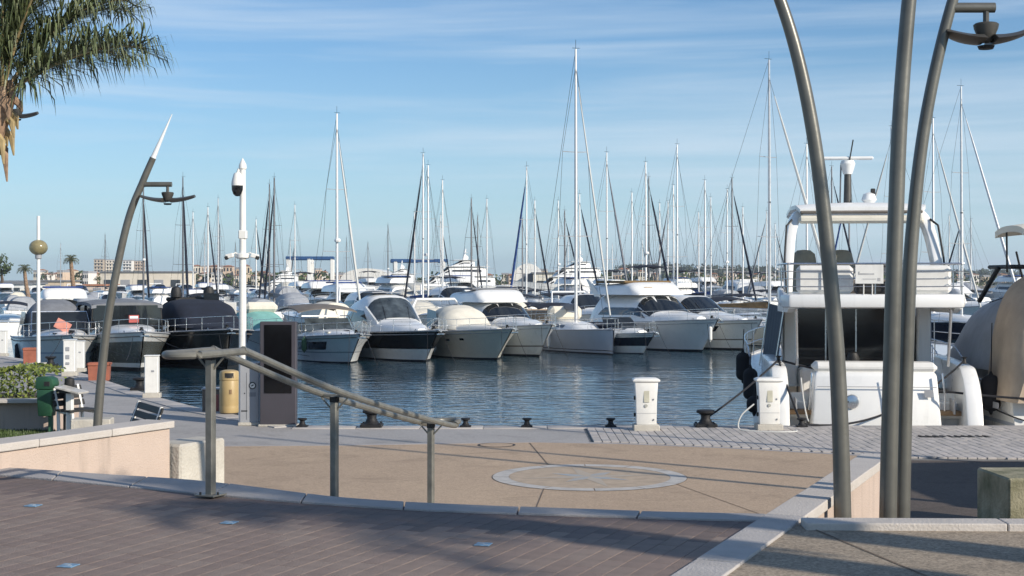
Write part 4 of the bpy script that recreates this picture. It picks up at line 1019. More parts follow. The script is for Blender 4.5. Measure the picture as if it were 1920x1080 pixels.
# coupe with black hull
def ex_b(t, H, S):
    wipers(t, S, 3, 4); MB().box((0, 9.2, H.zs(.84) + .14), (.5, .5, .05), 0, .02).build('hatch', M_glass, t)
    MB().box((0, 4.2, 3.14), (1.5, 1.5, .05), 0, .02).build('sunroof', M_cab, t)
    for s in (-1, 1):
        MB().tube([S(3, .17 if s > 0 else .83) + Vector((s * .01, 0, .01)), S(3.95, .16 if s > 0 else .84) + Vector((s * .01, 0, .01))], .05, 6).build('screen_pillar', M_white, t)
    MB().tube([(.03, 5.25, 2.98), (.02, 6.75, 1.95)], .028, 5).build('screen_divider', M_dark, t)
motor_boat('white coupe cruiser with a broad black band along its hull', on(797, 679, 0), 12.4, 3.75, 1.15, 1.5, 1.8, bands=((.44, .97, M_black),),
    cab=([(1.6, 1.42, 1.9), (2.6, 1.5, 2.75), (4.2, 1.5, 3.08), (5.4, 1.45, 2.98), (7.0, 1.28, 1.86), (8.9, .8, 1.72), (10.2, .25, 1.52)], None),
    wins=(('windscreen', (3.08, 3.08), (3.93, 3.93), .19, .81, M_glass2), ('side_window', (.75, 1.5), (3.5, 2.9), .035, .125, M_glass2), ('side_window', (1.5, .75), (2.9, 3.5), .875, .965, M_glass2)), extras=ex_b)
# cream cruiser with canvas over its screen
def ex_c(t, H, S):
    pass
def dome_cover(t, y0, y1, w, z0, h, m, name='screen_cover', lean=.5, nn=3.0):
    st = [(y0, w * .92, z0 + h * .92), (y0 + (y1 - y0) * .35, w, z0 + h), (y0 + (y1 - y0) * .6, w, z0 + h * .86), (y1, w * .8, z0 + .05)]
    S = cab_fn(st, z0, nn, .2); return build_cabin(t, S, m, name, sub=4)
def ex_c(t, H, S):
    dome_cover(t, 3.6, 6.9, 1.35, 1.35, 1.15, M_canvas_cream)
    MB().tube([(-1.45, 2.0, 1.2), (-1.3, 1.5, 2.4), (-1.05, 1.3, 2.75), (1.05, 1.3, 2.75), (1.3, 1.5, 2.4), (1.45, 2.0, 1.2)], .07, 8).build('radar_arch', M_white, t)
    canopy(t, .4, 2.0, 1.3, 2.15, 2.3, M_canvas_cream)
    MB().add([(1.36, 5.4, 1.45), (1.36, 3.8, 1.4), (1.2, 3.4, 2.3), (1.18, 4.6, 2.2)], [(0, 1, 2, 3)]).build('side_screen', M_glass2, t)
    MB().box((0, 8.3, H.zs(.8) + .15), (.46, .46, .05), 0, .02).build('hatch', M_glass, t)
C_, HC, _ = motor_boat('cream cruiser with its windscreen under pale canvas, beside the black banded coupe', on(930, 675, 0), 11.6, 3.5, 1.1, 1.52, 2.0, hullm=M_cream, deckm=M_cream,
    cab=([(2.4, 1.3, 1.35), (5.0, 1.32, 1.5), (7.2, 1.0, 1.62), (9.0, .5, 1.58), (10, .2, 1.5)], None), hwins=((.60, .64, .66, .74, M_glass, 0), (.72, .75, .68, .75, M_glass, 0)), extras=ex_c)
fender('slim white fender on the flank of the cream cruiser', to_world(C_, HC(.52, .8, 1) + Vector((.1, 0, 0))), .7, .09, M_whitepaint, .35)
# flybridge, white coaming
def fly_top(t, y0, y1, w, z0, h, m=None, rake=.5, name='flybridge'):
    st = [(y0, w * .95, z0 + h * .8), (y0 + (y1 - y0) * .5, w, z0 + h), (y1 - .9, w * .96, z0 + h * 1.05), (y1, w * .82, z0 + .06)]
    return build_cabin(t, cab_fn(st, z0, 5.0, .10), m or M_white, name, sub=3)
def ex_d(t, H, S):
    fly_top(t, 1.6, 6.1, 1.52, 2.60, .62)
    MB().box((0, 3.4, 3.28), (2.6, 2.6, .1), 0, .05).build('fly_cover', M_canvas_grey, t)
    MB().tube([(-1.2, 5.0, 3.2), (-1.0, 5.2, 3.45), (1.0, 5.2, 3.45), (1.2, 5.0, 3.2)], .02, 6).build('fly_rail', M_steel, t)
    MB().box((0, 9.1, H.zs(.84) + .15), (.48, .48, .05), 0, .02).build('hatch', M_cab, t)
motor_boat('white flybridge boat with wraparound dark windscreen, left of the blue grey sailing yacht'.replace('left of', 'moored beside'), on(1010, 669, 0), 11.9, 3.7, 1.15, 1.62, 1.6, bands=((.34, .38, M_canvas_taupe),),
    cab=([(1.4, 1.42, 2.2), (2.0, 1.5, 2.62), (5.8, 1.48, 2.62), (7.1, 1.3, 1.85), (9.2, .72, 1.78), (10.2, .25, 1.62)], None), wins=(('windscreen', (2.1, 2.1), (2.97, 2.97), .10, .90, M_glass), ('side_window', (1.1, 1.25), (2.7, 2.2), .035, .11, M_glass), ('side_window', (1.25, 1.1), (2.2, 2.7), .89, .965, M_glass)), extras=ex_d)
# small boat with navy band
def ex_f(t, H, S):
    MB().add([(-.95, 5.3, 1.35), (.95, 5.3, 1.35), (.85, 4.75, 1.8), (-.85, 4.75, 1.8)], [(0, 1, 2, 3)]).build('windscreen', M_glass, t)
    MB().box((0, 3.2, 1.25), (1.6, 1.4, .5), 0, .1).build('seat_cover', M_canvas_navy, t)
motor_boat('small white sports boat with a wide navy hull band beside the sailing yacht bow', on(1205, 664, 0), 9.0, 2.7, .82, 1.12, 1.3, bands=((.42, .82, M_navy),), cab=([(3.6, 1.0, 1.1), (5.2, 1.0, 1.3), (6.6, .8, 1.32), (7.6, .35, 1.2)], None), wins=(('deck_glass', 1.1, 2.2, .2, .8, M_glass),), extras=ex_f)
# big flybridge with tan cover
def ex_g(t, H, S):
    fly_top(t, 1.4, 6.9, 1.74, 2.93, .66)
    MB().box((0, 3.6, 3.64), (3.0, 3.6, .14), 0, .06).build('fly_cover', mat('brown canvas', (.20, .13, .06), .9, var=.2, scale=3), t)
    MB().box((0.55, 6.42, 3.33), (.5, .02, .10), 0, 0, 0, Matrix.Rotation(-.6, 3, 'X')).build('logo_plate', M_canvas_tan, t)
    MB().box((0, 10.1, H.zs(.85) + .17), (.5, .5, .05), 0, .02).build('hatch', M_cab, t)
    for s in (-1, 1): MB().extr([(2.0, 2.8), (2.9, 2.8), (1.2, 3.8), (.9, 3.8)], 'x', s * 1.62 - .04, s * 1.62 + .04).build('fly_wing', M_white, t)
Gb, HG, _ = motor_boat('large white flybridge boat with brown cover and long black wraparound window', on(1315, 660, 0), 12.9, 4.1, 1.3, 1.75, 1.7, cab=([(1.2, 1.6, 2.4), (1.9, 1.7, 2.95), (6.6, 1.66, 2.95), (8.1, 1.5, 2.05), (10.2, .85, 1.98), (11.2, .3, 1.85)], None),
    wins=(('windscreen', (2.1, 2.1), (2.97, 2.97), .10, .90, M_glass), ('side_window', (1.1, 1.25), (2.8, 2.3), .035, .11, M_glass), ('side_window', (1.25, 1.1), (2.3, 2.8), .89, .965, M_glass)), hwins=((.60, .635, .60, .70, M_glass, 0),), extras=ex_g)
fender('white fender hanging under the bow of the large flybridge boat', to_world(Gb, HG(.985, .8, 1) + Vector((.05, .0, 0))), .75, .1, M_whitepaint, .4)
# coupe near the yacht
def ex_h(t, H, S):
    wipers(t, S, 2, 3)
    for s in (-1, 1): MB().tube([S(2, .15 if s > 0 else .85) + Vector((s * .01, 0, .012)), S(2.95, .14 if s > 0 else .86) + Vector((s * .01, 0, .012))], .05, 6).build('screen_pillar', M_white, t)
motor_boat('white coupe with black slanted windscreen and slim hull window close to the yacht fenders', on(1398, 657, 0), 12.3, 3.8, 1.25, 1.68, 1.6, bands=((.36, .40, M_canvas_taupe),), cab=([(1.6, 1.4, 2.2), (3.0, 1.5, 2.9), (5.6, 1.46, 2.85), (7.4, 1.25, 1.98), (9.4, .75, 1.85), (10.6, .25, 1.7)], None),
    wins=(('windscreen', (2.05, 2.05), (2.95, 2.95), .17, .83, M_glass), ('side_window', (.7, 1.3), (2.6, 2.05), .035, .12, M_glass), ('side_window', (1.3, .7), (2.05, 2.6), .88, .965, M_glass)), hwins=((.66, .80, .66, .84, M_glass, .03),), extras=ex_h)
# ---- boats by the bend of the quay ---------------------------------------------------------
def ex_1(t, H, S):
    dome_cover(t, 1.6, 6.2, 1.42, 1.35, 1.55, M_canvas_grey, 'camper_cover')
    MB().add([(-1.2, 6.6, 1.55), (1.2, 6.6, 1.55), (1.1, 5.75, 2.35), (-1.1, 5.75, 2.35)], [(0, 1, 2, 3)]).build('windscreen', M_glass, t)
    MB().tube([(-1.24, 6.65, 1.55), (-1.13, 5.72, 2.38), (1.13, 5.72, 2.38), (1.24, 6.65, 1.55)], .03, 6).build('screen_frame', M_steel, t)
    for s in (-1, 1): MB().box((s * 1.37, 3.9, 2.05), (.03, 2.2, .6), 0, .012, M=Matrix.Rotation(s * -.16, 3, 'Y')).build('cover_window', M_glass2, t)
    MB().box((.15, 8.6, H.zs(.84) + .42), (.62, .05, .42), 0, .01, M=Matrix.Rotation(-.5, 3, 'Y')).build('sign_board', M_orange, t)
b1, HB1, _ = motor_boat('white cruiser with grey camper cover and an orange board on its bow', on(128, 697, 0), 10.9, 3.4, 1.15, 1.55, 1.6, bands=((.52, .56, M_bluegrey),), cab=([(1.4, 1.35, 1.4), (5, 1.35, 1.5), (7.2, 1.05, 1.68), (8.8, .55, 1.62), (9.6, .2, 1.52)], None), hwins=((.70, .74, .55, .66, M_glass, 0),), extras=ex_1, deckm=M_white)
def ex_2(t, H, S):
    canopy(t, .6, 6.4, 1.5, 2.78, 2.9, M_canvas_grey, None, .14, 'hardtop', .12)
    MB().loft([[(x * w, y, z) for x, y in ((-1, 6.35), (-.6, 6.6), (0, 6.68), (.6, 6.6), (1, 6.35), (1, 1.0), (-1, 1.0))] for w, z in ((1.48, 1.6), (1.40, 2.66))], 0, True, False).build('cabin_glass', M_glass, t)
    for s in (-1, 1):
        for y in (1.0, 3.6, 6.3): MB().tube([(s * 1.5, y, 1.5), (s * 1.43, y, 2.7)], .035, 6).build('pillar', M_dark, t)
    MB().box((-.1, 7.6, H.zs(.75) + .62), (.42, .03, .32), 0, .01).build('sign_board', M_red, t); MB().box((-.1, 7.617, H.zs(.75) + .69), (.34, .006, .1)).build('sign_stripe', M_whitepaint, t)
b2, HB2, _ = motor_boat('dark grey hulled hardtop boat with white deck and red sign on its rail', on(262, 697, 0), 11.0, 3.6, 1.2, 1.66, 1.1, hullm=M_greygreen, bands=((.78, 1.0, M_white), (.13, .24, M_white)), cab=([(5.6, 1.3, 1.7), (7.4, 1.15, 1.86), (9.0, .7, 1.78), (9.9, .25, 1.66)], None), extras=ex_2)
def ex_3(t, H, S):
    dome_cover(t, 2.0, 8.6, 1.6, 1.7, 1.18, M_canvas_navy, 'boat_cover', nn=6.0)
    for x in (-.75, .75): MB().lathe([(.1, 0), (.24, .06), (.26, .3), (.2, .5), (0, .58)], (x, 3.2, 2.9), 14).build('radar_dome', M_dark, t)
    MB().box((0, 2.6, 2.85), (2.2, .4, .2), 0, .06).build('radar_arch', M_dark, t)
    MB().box((-.6, 4.6, 2.95), (.7, .03, .4), 0, .01).build('screen', M_glass, t)
b3, HB3, _ = motor_boat('black and navy cruiser under dark covers beside the camera mast', on(425, 694, 0), 11.5, 4.0, 1.3, 1.72, .7, hullm=M_black, deckm=M_canvas_navy, cab=([(4, 1.5, 1.75), (7.5, 1.4, 1.95), (9.8, .8, 1.85), (10.9, .3, 1.74)], None), extras=ex_3, boot=M_black)
# notice boards on a pontoon frame behind it
p = at(421, 590, 66.5); nb = thing('notice_board', 'pair of white pontoon notice boards above the black cruiser', 'sign', (p.x, p.y, 0), .05)
for z0, z1 in ((1.62, 2.07), (2.18, 2.72)): MB().box((0, 0, (z0 + z1) / 2), (1.08, .05, z1 - z0), 0, .01).build('board', M_whitepaint, nb)
MB().box((-.03, -.03, 2.45), (.40, .01, .30)).build('printed_panel', mat('pale violet print', (.42, .40, .52), .6, var=.2, scale=5), nb)
MB().box((.05, -.03, 1.87), (.8, .008, .03)).build('printed_line', M_cab, nb)
for x in (-.45, .45): MB().tube([(x, .05, -.5), (x, .05, 2.7)], .04, 8).build('post', M_steel, nb)
# teal covered boat
def ex_4(t, H, S):
    dome_cover(t, 2, 6.2, 1.25, 1.2, 1.1, M_canvas_teal, 'boat_cover'); MB().box((0, 3.6, 2.35), (1.7, 1.8, .55), 0, .2).build('cover_top', M_canvas_cream, t)
motor_boat('white boat under a pale teal cover between the camera mast and the kiosk', on(520, 670, 0), 8.4, 2.9, 1.0, 1.35, .7, cab=([(1.6, 1.1, 1.25), (5, 1.1, 1.35), (7, .6, 1.4), (8, .2, 1.3)], None), extras=ex_4, detail=False)

# ================================================================== SAILING BOATS
LAST_SAIL = [None]
def sail_boat(label, base, L=11.5, mh=15.0, hullm=None, jib=None, cover=None, mastm=None, yaw=YAW, near=False, r=.075, group='sailing boats with bare masts', z_off=0.0, jib_r=.06, B=None):
    """base: where the mast stands (x, y)"""
    B = B or L * .31; my = L * .56; c, s = math.cos(yaw), math.sin(yaw)
    t = thing('sailing_boat', label, 'sailing boat', (base[0] + s * my, base[1] - c * my, 0), yaw, group)
    fs, fb = 1.0, 1.28; H = hull_fn(L, B, fs, fb, .15, .35, .72, .36)
    build_hull(t, H, L, hullm or M_white, ((.18, .21, M_navy),), n=16 if near else 10); build_deck(t, H, M_white, n=12 if near else 7)
    S = cab_fn([(L * .3, B * .30, 1.5), (L * .45, B * .30, 1.62), (L * .66, B * .24, 1.5), (L * .74, B * .12, 1.22)], 1.05, 3.2, .2)
    build_cabin(t, S, M_white, 'coachroof', sub=2, nv=12)
    if near:
        for v0, v1 in ((.06, .16), (.84, .94)): add_win(t, S, 'coachroof_window', .3, 1.7, v0, v1, M_glass)
    seg = 10 if near else 6
    mm = mastm or M_alu
    mast = MB().tube([(0, my, 1.0), (0, my - .02, mh * .6), (0, my - .05, mh)], [r, r * .95, r * .62], seg).build('mast', mm, t)
    for q, w in ((.38, .95), (.66, .72)):
        MB().tube([(-w, my - .12, mh * q), (0, my, mh * q - .04), (w, my - .12, mh * q)], .022, 5).build('spreader', mm, mast)
    MB().tube([(0, my - .05, mh), (0, my - .05, mh + .5)], .012, 4).build('aerial', M_dark, mast)
    MB().tube([(-.22, my - .05, mh + .06), (.1, my - .3, mh + .1)], .012, 4).build('wind_vane', M_dark, mast)
    MB().box((0, my - .02, mh * .5), (.12, .16, .12), 0, .02).build('steaming_light', M_dark, mast)
    bl = L * .36
    MB().tube([(0, my - .1, 2.05), (0, my - bl, 2.1)], .065, 8).build('boom', mm, t)
    if cover is not None:
        rings = []
        for i in range(9):
            f = i / 8; h = .34 * (1 - .55 * f); w = .15 * (1 - .3 * f); y = my - .08 - f * (bl - .1)
            rings.append([Vector((w * math.cos(a), y, 2.12 + h * .5 + h * .62 * math.sin(a))) for a in lin(0, 2 * math.pi * 7 / 8, 7)])
        MB().loft(rings, 0, True, True).build('sail_cover', cover, t)
    bow = Vector((0, L - .25, fb)); head = Vector((0, my, mh * .93)); d = head - bow
    MB().tube([bow, head], .012, 4).build('forestay', M_dark, t)
    if jib is not None:
        MB().tube([bow + d * .05, bow + d * .3, bow + d * .8, bow + d * .93], [jib_r, jib_r * 1.25, jib_r * .8, jib_r * .35], 6).build('furled_jib', jib, t)
    MB().tube([(0, .15, fs), (0, my - .05, mh)], .011, 4).build('backstay', M_dark, t)
    for sd in (-1, 1):
        MB().tube([(sd * B * .46, my - .15, 1.12), (sd * .95, my - .12, mh * .38), (sd * .72, my - .12, mh * .66), (0, my, mh * .95)], .010, 4).build('shroud', M_dark, t)
    if near: bow_rail(t, H, .3, .55, .05, 7, True, .014)
    LAST_SAIL[0] = t
    return t, H
def mast_D(py, zt): return (zt - CAMZ) * F / (HOR - py)
# the blue grey yacht in the near row
ft = on(1149, 666, 0); L = 12.2; th = YAW - R(5)
yv = th; cs, sn = math.cos(yv), math.sin(yv)
my = L * .56; org = Vector((ft.x + sn * (L - .15), ft.y - cs * (L - .15), 0)); base = (org.x - sn * my, org.y + cs * my)
zt_ = CAMZ + (HOR - 92) / F * base[1]
E_, HE = sail_boat('blue grey sailing yacht with the tallest bare mast and tan cockpit cover', base, L, zt_, M_bluegrey, M_ropew, M_canvas_grey, None, yv, True, .095, jib_r=.05)
canopy(E_, 2.0, 4.6, 1.35, 2.35, 2.5, M_canvas_navy, 1.2, name='bimini')
MB().box((0, 5.0, 1.95), (1.8, .9, .75), 0, .18).build('spray_hood', M_canvas_cream, E_)
MB().box((0, 1.0, 1.7), (2.2, 1.2, .8), 0, .2).build('cockpit_cover', M_canvas_tan, E_)
fender('slim white fender on the flank of the blue grey sailing yacht', to_world(E_, HE(.62, .92, 1) + Vector((.1, 0, 0))), .8, .09, M_whitepaint, .1)

# ================================================================== THE YACHT AT THE QUAY
YX, YY = 6.86, 27.1
yt = thing('flybridge_yacht', 'large white flybridge yacht moored stern to the quay behind the lamp posts', 'yacht', (YX, YY, 0), R(-6.0))
HY0 = hull_fn(11.6, 4.25, 1.55, 2.05, .8, .9, .93, .45)
HY = lambda s, v, side: HY0(s, v, side) + Vector((0, 1.0, 0))
HY.zs = HY0.zs
build_hull(yt, HY, 11.6, M_white, ((.52, .58, M_cab),), n=24); build_deck(yt, HY, M_white, .05, s0=.12)
MB().box((0, -.28, .42), (3.3, 1.1, .12), 0, .05).build('swim_platform', M_teak, yt)
MB().box((0, -.28, .33), (3.36, 1.14, .10), 0, .04).build('platform_base', M_white, yt)
# stern quarters
for s in (-1, 1):
    prof = [(-.35, .35), (-.22, 1.0), (-.02, 1.6), (.35, 1.98), (.9, 2.12), (3.2, 2.18), (3.2, 1.2), (1.0, .35)]
    prof = [(-.35, .35)] + [(p.x, p.y) for p in bez([Vector((a, b, 0)) for a, b in prof[:6]], 4)][1:] + prof[6:]
    MB().extr(prof, 'x', s * 1.62, s * 1.93).build('quarter', M_white, yt, bevel=.05)
    MB().box((s * 1.47, .4, 1.35), (.02, .5, .28), 0, .01).build('courtesy_panel', M_cab, yt)
    for k in range(3): MB().box((s * 1.42, .05 + .3 * k, .62 + .26 * k), (.42, .34, .07), 0, .015).build('stair_tread', M_teak if k < 2 else M_white, yt)
    MB().box((s * 1.42, .9, .9), (.42, .5, 1.0), 0, .02).build('stair_block', M_white, yt)
    MB().tube([(s * 1.2, -.05, 2.0), (s * 1.23, -.12, 1.6), (s * 1.25, -.02, 1.3)], .016, 6).build('grab_rail', M_steel, yt)
# transom with two locker doors
rings = []
for z, w, y in ((.48, 1.22, -.10), (.9, 1.20, -.08), (1.5, 1.16, .0), (1.95, 1.13, .08), (2.02, 1.10, .14)):
    rings.append([(-w, y, z), (w, y, z), (w, 1.0, z), (-w, 1.0, z)])
MB().loft(rings, 0, True, True).build('transom', M_white, yt, bevel=.05)
MB().box((0, .42, 2.09), (2.3, .62, .20), 0, .08).build('seat_back', mat('white vinyl', (.74, .73, .70), .5, var=.04), yt)
for x0, y0 in ((.18, -.095), ):
    MB().box((x0, -.082, 1.25), (.012, .02, 1.3), 0, 0, M=Matrix.Rotation(-.07, 3, 'X')).build('door_seam', M_cab, yt)
MB().box((0, -.035, 1.74), (2.2, .02, .012)).build('door_seam', M_cab, yt)
em = MB().lathe([(0, .03), (.06, .028), (.12, .018), (.135, 0), (.125, 0), (0, .0)], (0, 0, 0), 28).build('fuel_cap', M_steel, yt)
em.matrix_local = Matrix.Translation((-.46, -.055, 1.46)) @ Matrix.Rotation(R(86), 4, 'X')
hk = MB().box((-.62, -.075, 1.46), (.2, .05, .028), 0, .008).build('door_handle', M_dark, yt)
MB().box((.95, -.05, 1.62), (.16, .01, .14), 0, .003).build('info_plate', M_cab, yt)
# cockpit
MB().box((0, 1.6, 1.22), (3.3, 2.6, .08)).build('cockpit_sole', M_teak, yt)
MB().box((0, 2.95, 2.22), (2.44, .04, 1.86)).build('saloon_door', M_glass, yt)
for x in (-1.24, 1.24): MB().box((x * 1.10, 2.85, 2.25), (.28, .22, 2.0), 0, .03).build('bulkhead', M_white, yt)
for x in (-.62, .0, .62): MB().box((x, 2.92, 2.22), (.03, .03, 1.86)).build('door_frame', M_steel, yt)
MB().box((-.35, 1.9, 1.62), (1.0, .6, .05), 0, .02).build('cockpit_table', M_teak, yt)
MB().lathe([(.05, 1.25), (.05, 1.6)], (-.35, 1.9, 0), 10).build('table_leg', M_steel, yt)
MB().lathe([(.10, 2.1), (.13, 2.2), (.09, 2.32), (0, 2.36)], (-.28, 1.2, 0), 14).build('cushion', M_dark, yt)
MB().box((.85, 2.3, 1.62), (.55, 1.1, .8), 0, .08).build('cockpit_sofa', mat('white vinyl', (.74, .73, .70)), yt)
MB().box((-.95, 2.55, 1.6), (.5, .6, .72), 0, .06).build('cockpit_locker', M_white, yt)
MB().tube([(-1.2, 2.9, 3.1), (-1.2, 2.9, 1.3)], .02, 6).build('door_rail', M_steel, yt)
# deckhouse
SY = cab_fn([(2.95, 1.45, 3.22), (4.5, 1.42, 3.22), (7.0, 1.25, 3.22), (9.2, 1.05, 2.35), (11.2, .6, 2.2)], 1.6, 5.5, .07)
build_cabin(yt, SY, M_white, 'deckhouse')
for v0, v1 in ((.03, .17), (.83, .97)): add_win(yt, SY, 'side_window', .05, 2.3, v0, v1, M_glass)
add_win(yt, SY, 'windscreen', 2.1, 2.92, .18, .82, M_glass)
# canvas curtain along the side deck
MB().loft([[(-1.72 + .2 * (z - 1.7) / 1.6 + .02 * math.sin(y * 9), y, z) for y in lin(2.2, 6.4, 18)] for z in lin(1.75, 3.2, 6)], 0, False).build('side_curtain', mat('slate canvas', (.085, .095, .11), .9, var=.12, scale=3, bump=.3), yt)
for y in (2.2, 6.4): MB().tube([(-1.76, y, 1.75), (-1.53, y, 3.22)], .018, 5).build('curtain_pole', M_steel, yt)
for s in (-1, 1): MB().extr([(.25, 3.2), (.6, 3.12), (2.9, 3.1), (2.9, 3.25), (.25, 3.26)], 'x', s * 1.55 - .06, s * 1.55 + .06).build('overhang_bracket', M_white, yt)
for s in (-1, 1): MB().tube([(s * 1.42, .55, 2.1), (s * 1.45, .42, 3.2)], .03, 8).build('overhang_post', M_steel, yt)
# flybridge deck
fl = [(-1.62, .1), (1.62, .1), (1.74, .55), (1.6, 3), (1.25, 6.4), (.7, 7.2), (-.7, 7.2), (-1.25, 6.4), (-1.6, 3), (-1.74, .55)]
MB().prism(fl, 3.22, 3.48).build('flybridge_deck', M_white, yt, bevel=.06)
for s in (-1, 1):
    rr = [[(s * (1.70 - .06 * y + .10 * q), y, z) for y, z in ((.5, 3.3), (.7, 3.5), (1.1, 3.58), (1.9, 3.6), (2.6, 3.55), (2.6, 3.3))] for q in (0, 1)]
    MB().add([Vector(p) for r in rr for p in r], [(0, 1, 2, 3, 4, 5), (6, 7, 8, 9, 10, 11)] + [(i, (i + 1) % 6, 6 + (i + 1) % 6, 6 + i) for i in range(6)]).build('fly_coaming', M_white, yt, bevel=.03)
# aft rail with courses
def yrail(pts, z0, z1, courses, name='fly_rail'):
    o = MB().tube([(x, y, z1) for x, y in pts], .018, 8).build(name, M_steel, yt)
    for k in range(1, courses): MB().tube([(x, y, z0 + (z1 - z0) * k / courses) for x, y in pts], .009, 5).build('course', M_steel, o)
    return o
rp_ = bez([(-1.66, 2.2, 0), (-1.66, .4, 0), (-1.55, .2, 0), (-1.3, .16, 0), (1.3, .16, 0), (1.55, .2, 0), (1.66, .4, 0), (1.66, 2.2, 0)], 5)
fr_ = yrail([(p.x, p.y) for p in rp_], 3.48, 4.06, 4)
for x, y in ((-1.62, .3), (-.75, .16), (0.0, .16), (.75, .16), (1.62, .3), (-1.66, 1.3), (1.66, 1.3)): MB().tube([(x, y, 3.46), (x, y, 4.06)], .015, 6).build('stanchion', M_steel, fr_)
for x0, x1 in ((-1.45, -.38), (.62, 1.45)): MB().box(((x0 + x1) / 2, .42, 3.76), (x1 - x0, .2, .54), 0, .07).build('fly_seat', mat('white vinyl', (.74, .73, .70)), yt)
MB().box((.05, 2.6, 3.62), (2.4, 1.3, .28), 0, .06).build('wet_bar', M_canvas_taupe, yt)
MB().box((.15, .75, 3.6), (.9, .5, .24), 0, .05).build('fly_locker', M_dark, yt)
sg = MB().box((-.12, .10, 3.86), (.52, .02, .36), 0, .004).build('sign_board', M_whitepaint, yt)
for x, z, w, h in ((-.16, 3.865, .26, .03), (-.12, 3.77, .24, .014), (.06, 3.76, .05, .06), (-.31, 3.88, .02, .06)):
    MB().box((x, .087, z), (w, .004, h)).build('print', mat('sign print', (.5, .5, .5), .6), sg)
for x in (-.22, -.06): MB().tube([(x, .12, 3.68), (x, .14, 3.46)], .012, 6).build('sign_leg', M_whitepaint, sg)
for x in (-1.02, -.25): MB().loft([[(x + .27 * w * math.copysign(abs(math.cos(a)) ** .6, math.cos(a)), 3.4 + .24 * w * math.copysign(abs(math.sin(a)) ** .6, math.sin(a)), z) for a in lin(0, 2 * math.pi * 15 / 16, 15)] for z, w in ((3.5, 1), (4.1, .98), (4.3, .85), (4.38, .5), (4.39, .1))], 0, True, True).build('covered_helm_seat', M_khaki, yt)
MB().tube([(-1.2, 5.2, 3.5), (-1.1, 5.0, 4.05), (1.1, 5.0, 4.05), (1.2, 5.2, 3.5)], .02, 6).build('screen_rail', M_dark, yt)
MB().add([(-1.3, 5.9, 3.9), (1.3, 5.9, 3.9), (1.15, 5.5, 4.12), (-1.15, 5.5, 4.12)], [(0, 1, 2, 3)]).build('fly_screen', M_glass2, yt)
# arch carrying the hard top
def arch_ring(p, w, d): return [(p[0] + a * w, p[1] + b * d, p[2]) for a, b in ((-1, -1), (1, -1), (1, 1), (-1, 1))]
for s in (-1, 1):
    pth = bez([Vector(q) for q in ((s * 1.5, 1.7, 3.5), (s * 1.46, 2.0, 4.1), (s * 1.38, 2.35, 4.75), (s * 1.22, 2.6, 5.12), (s * .95, 2.7, 5.28))], 5)
    MB().loft([arch_ring(p, .07 + .05 * (i / len(pth)), .22 + .10 * i / len(pth)) for i, p in enumerate(pth)], 0, True, True).build('arch_leg', M_white, yt, bevel=.02)
    MB().tube([(s * 1.55, 1.4, 3.5), (s * 1.56, 1.75, 4.2), (s * 1.5, 2.0, 4.85), (s * 1.38, 2.2, 4.98)], .022, 6).build('arch_stay', M_dark, yt)
MB().loft([[(x * w, y, z - .05 * x * x) for x in lin(-1, 1, 8)] + [(x * w, y, z - .11 - .02 * x * x) for x in lin(1, -1, 8)] for y, w, z in ((2.1, 1.22, 5.24), (2.25, 1.3, 5.33), (3.5, 1.3, 5.36), (5.4, 1.22, 5.30), (5.6, 1.1, 5.24))], 0, True, True).build('hard_top', M_white, yt, angle=40)
MB().box((0, 2.16, 4.98), (2.5, .2, .16), 0, .05).build('arch_beam', M_canvas_cream, yt)
MB().box((0, 2.13, 5.13), (2.44, .12, .06), 0, .02).build('dark_slot', M_canvas_taupe, yt)
for s in (-1, 1): MB().tube([(s * 1.2, 5.3, 3.9), (s * 1.15, 5.2, 5.24)], .024, 6).build('hard_top_post', M_steel, yt)
# mast with radar bar
MB().tube([(-.12, 3.3, 5.3), (-.12, 3.3, 6.05)], [.09, .07], 12).build('radar_mast', M_polelamp, yt)
MB().lathe([(.09, 5.98), (.12, 6.06), (.16, 6.2), (.13, 6.27), (0, 6.28)], (-.12, 3.3, 0), 16).build('radar_pod', M_white, yt)
MB().box((-.12, 3.3, 6.32), (1.06, .12, .07), 0, .025).build('radar_scanner', M_white, yt)
MB().tube([(-.1, 3.25, 6.2), (-.02, 3.2, 6.7)], .014, 6).build('anemometer', M_dark, yt)
MB().tube([(-.64, 3.3, 5.36), (-.66, 3.3, 6.3)], .016, 6).build('whip_aerial', M_aludark, yt)
MB().tube([(-.28, 3.3, 5.36), (-.26, 3.3, 6.2)], .016, 6).build('whip_aerial', M_aludark, yt)
MB().lathe([(.09, 0), (.16, .08), (.12, .2), (0, .25)], (.28, 3.0, 5.34), 14).build('satellite_dome', M_white, yt)
MB().box((.36, 3.0, 5.58), (.1, .04, .16), 0, .02).build('floodlight', M_dark, yt)
# side rails
bow_rail(yt, HY, .30, .62, .06, 9, True, .016)
for s in (-1, 1):
    MB().lathe([(.06, 0), (.035, .03), (.03, .1), (.07, .13), (0, .14)], (s * 1.76, .75, 2.14), 12).build('mooring_cleat', M_dark, yt)
for px, py, D, ln, lab in ((1393, 660, 31.2, .62, 'upper black fender on the flank of the yacht'), (1407, 690, 29.6, .66, 'lower black fender on the flank of the yacht'), (1414, 742, 28.3, .34, 'short black fender low at the stern quarter of the yacht')):
    fender(lab, at(px, py, D), ln, .15, M_rubber, .5)
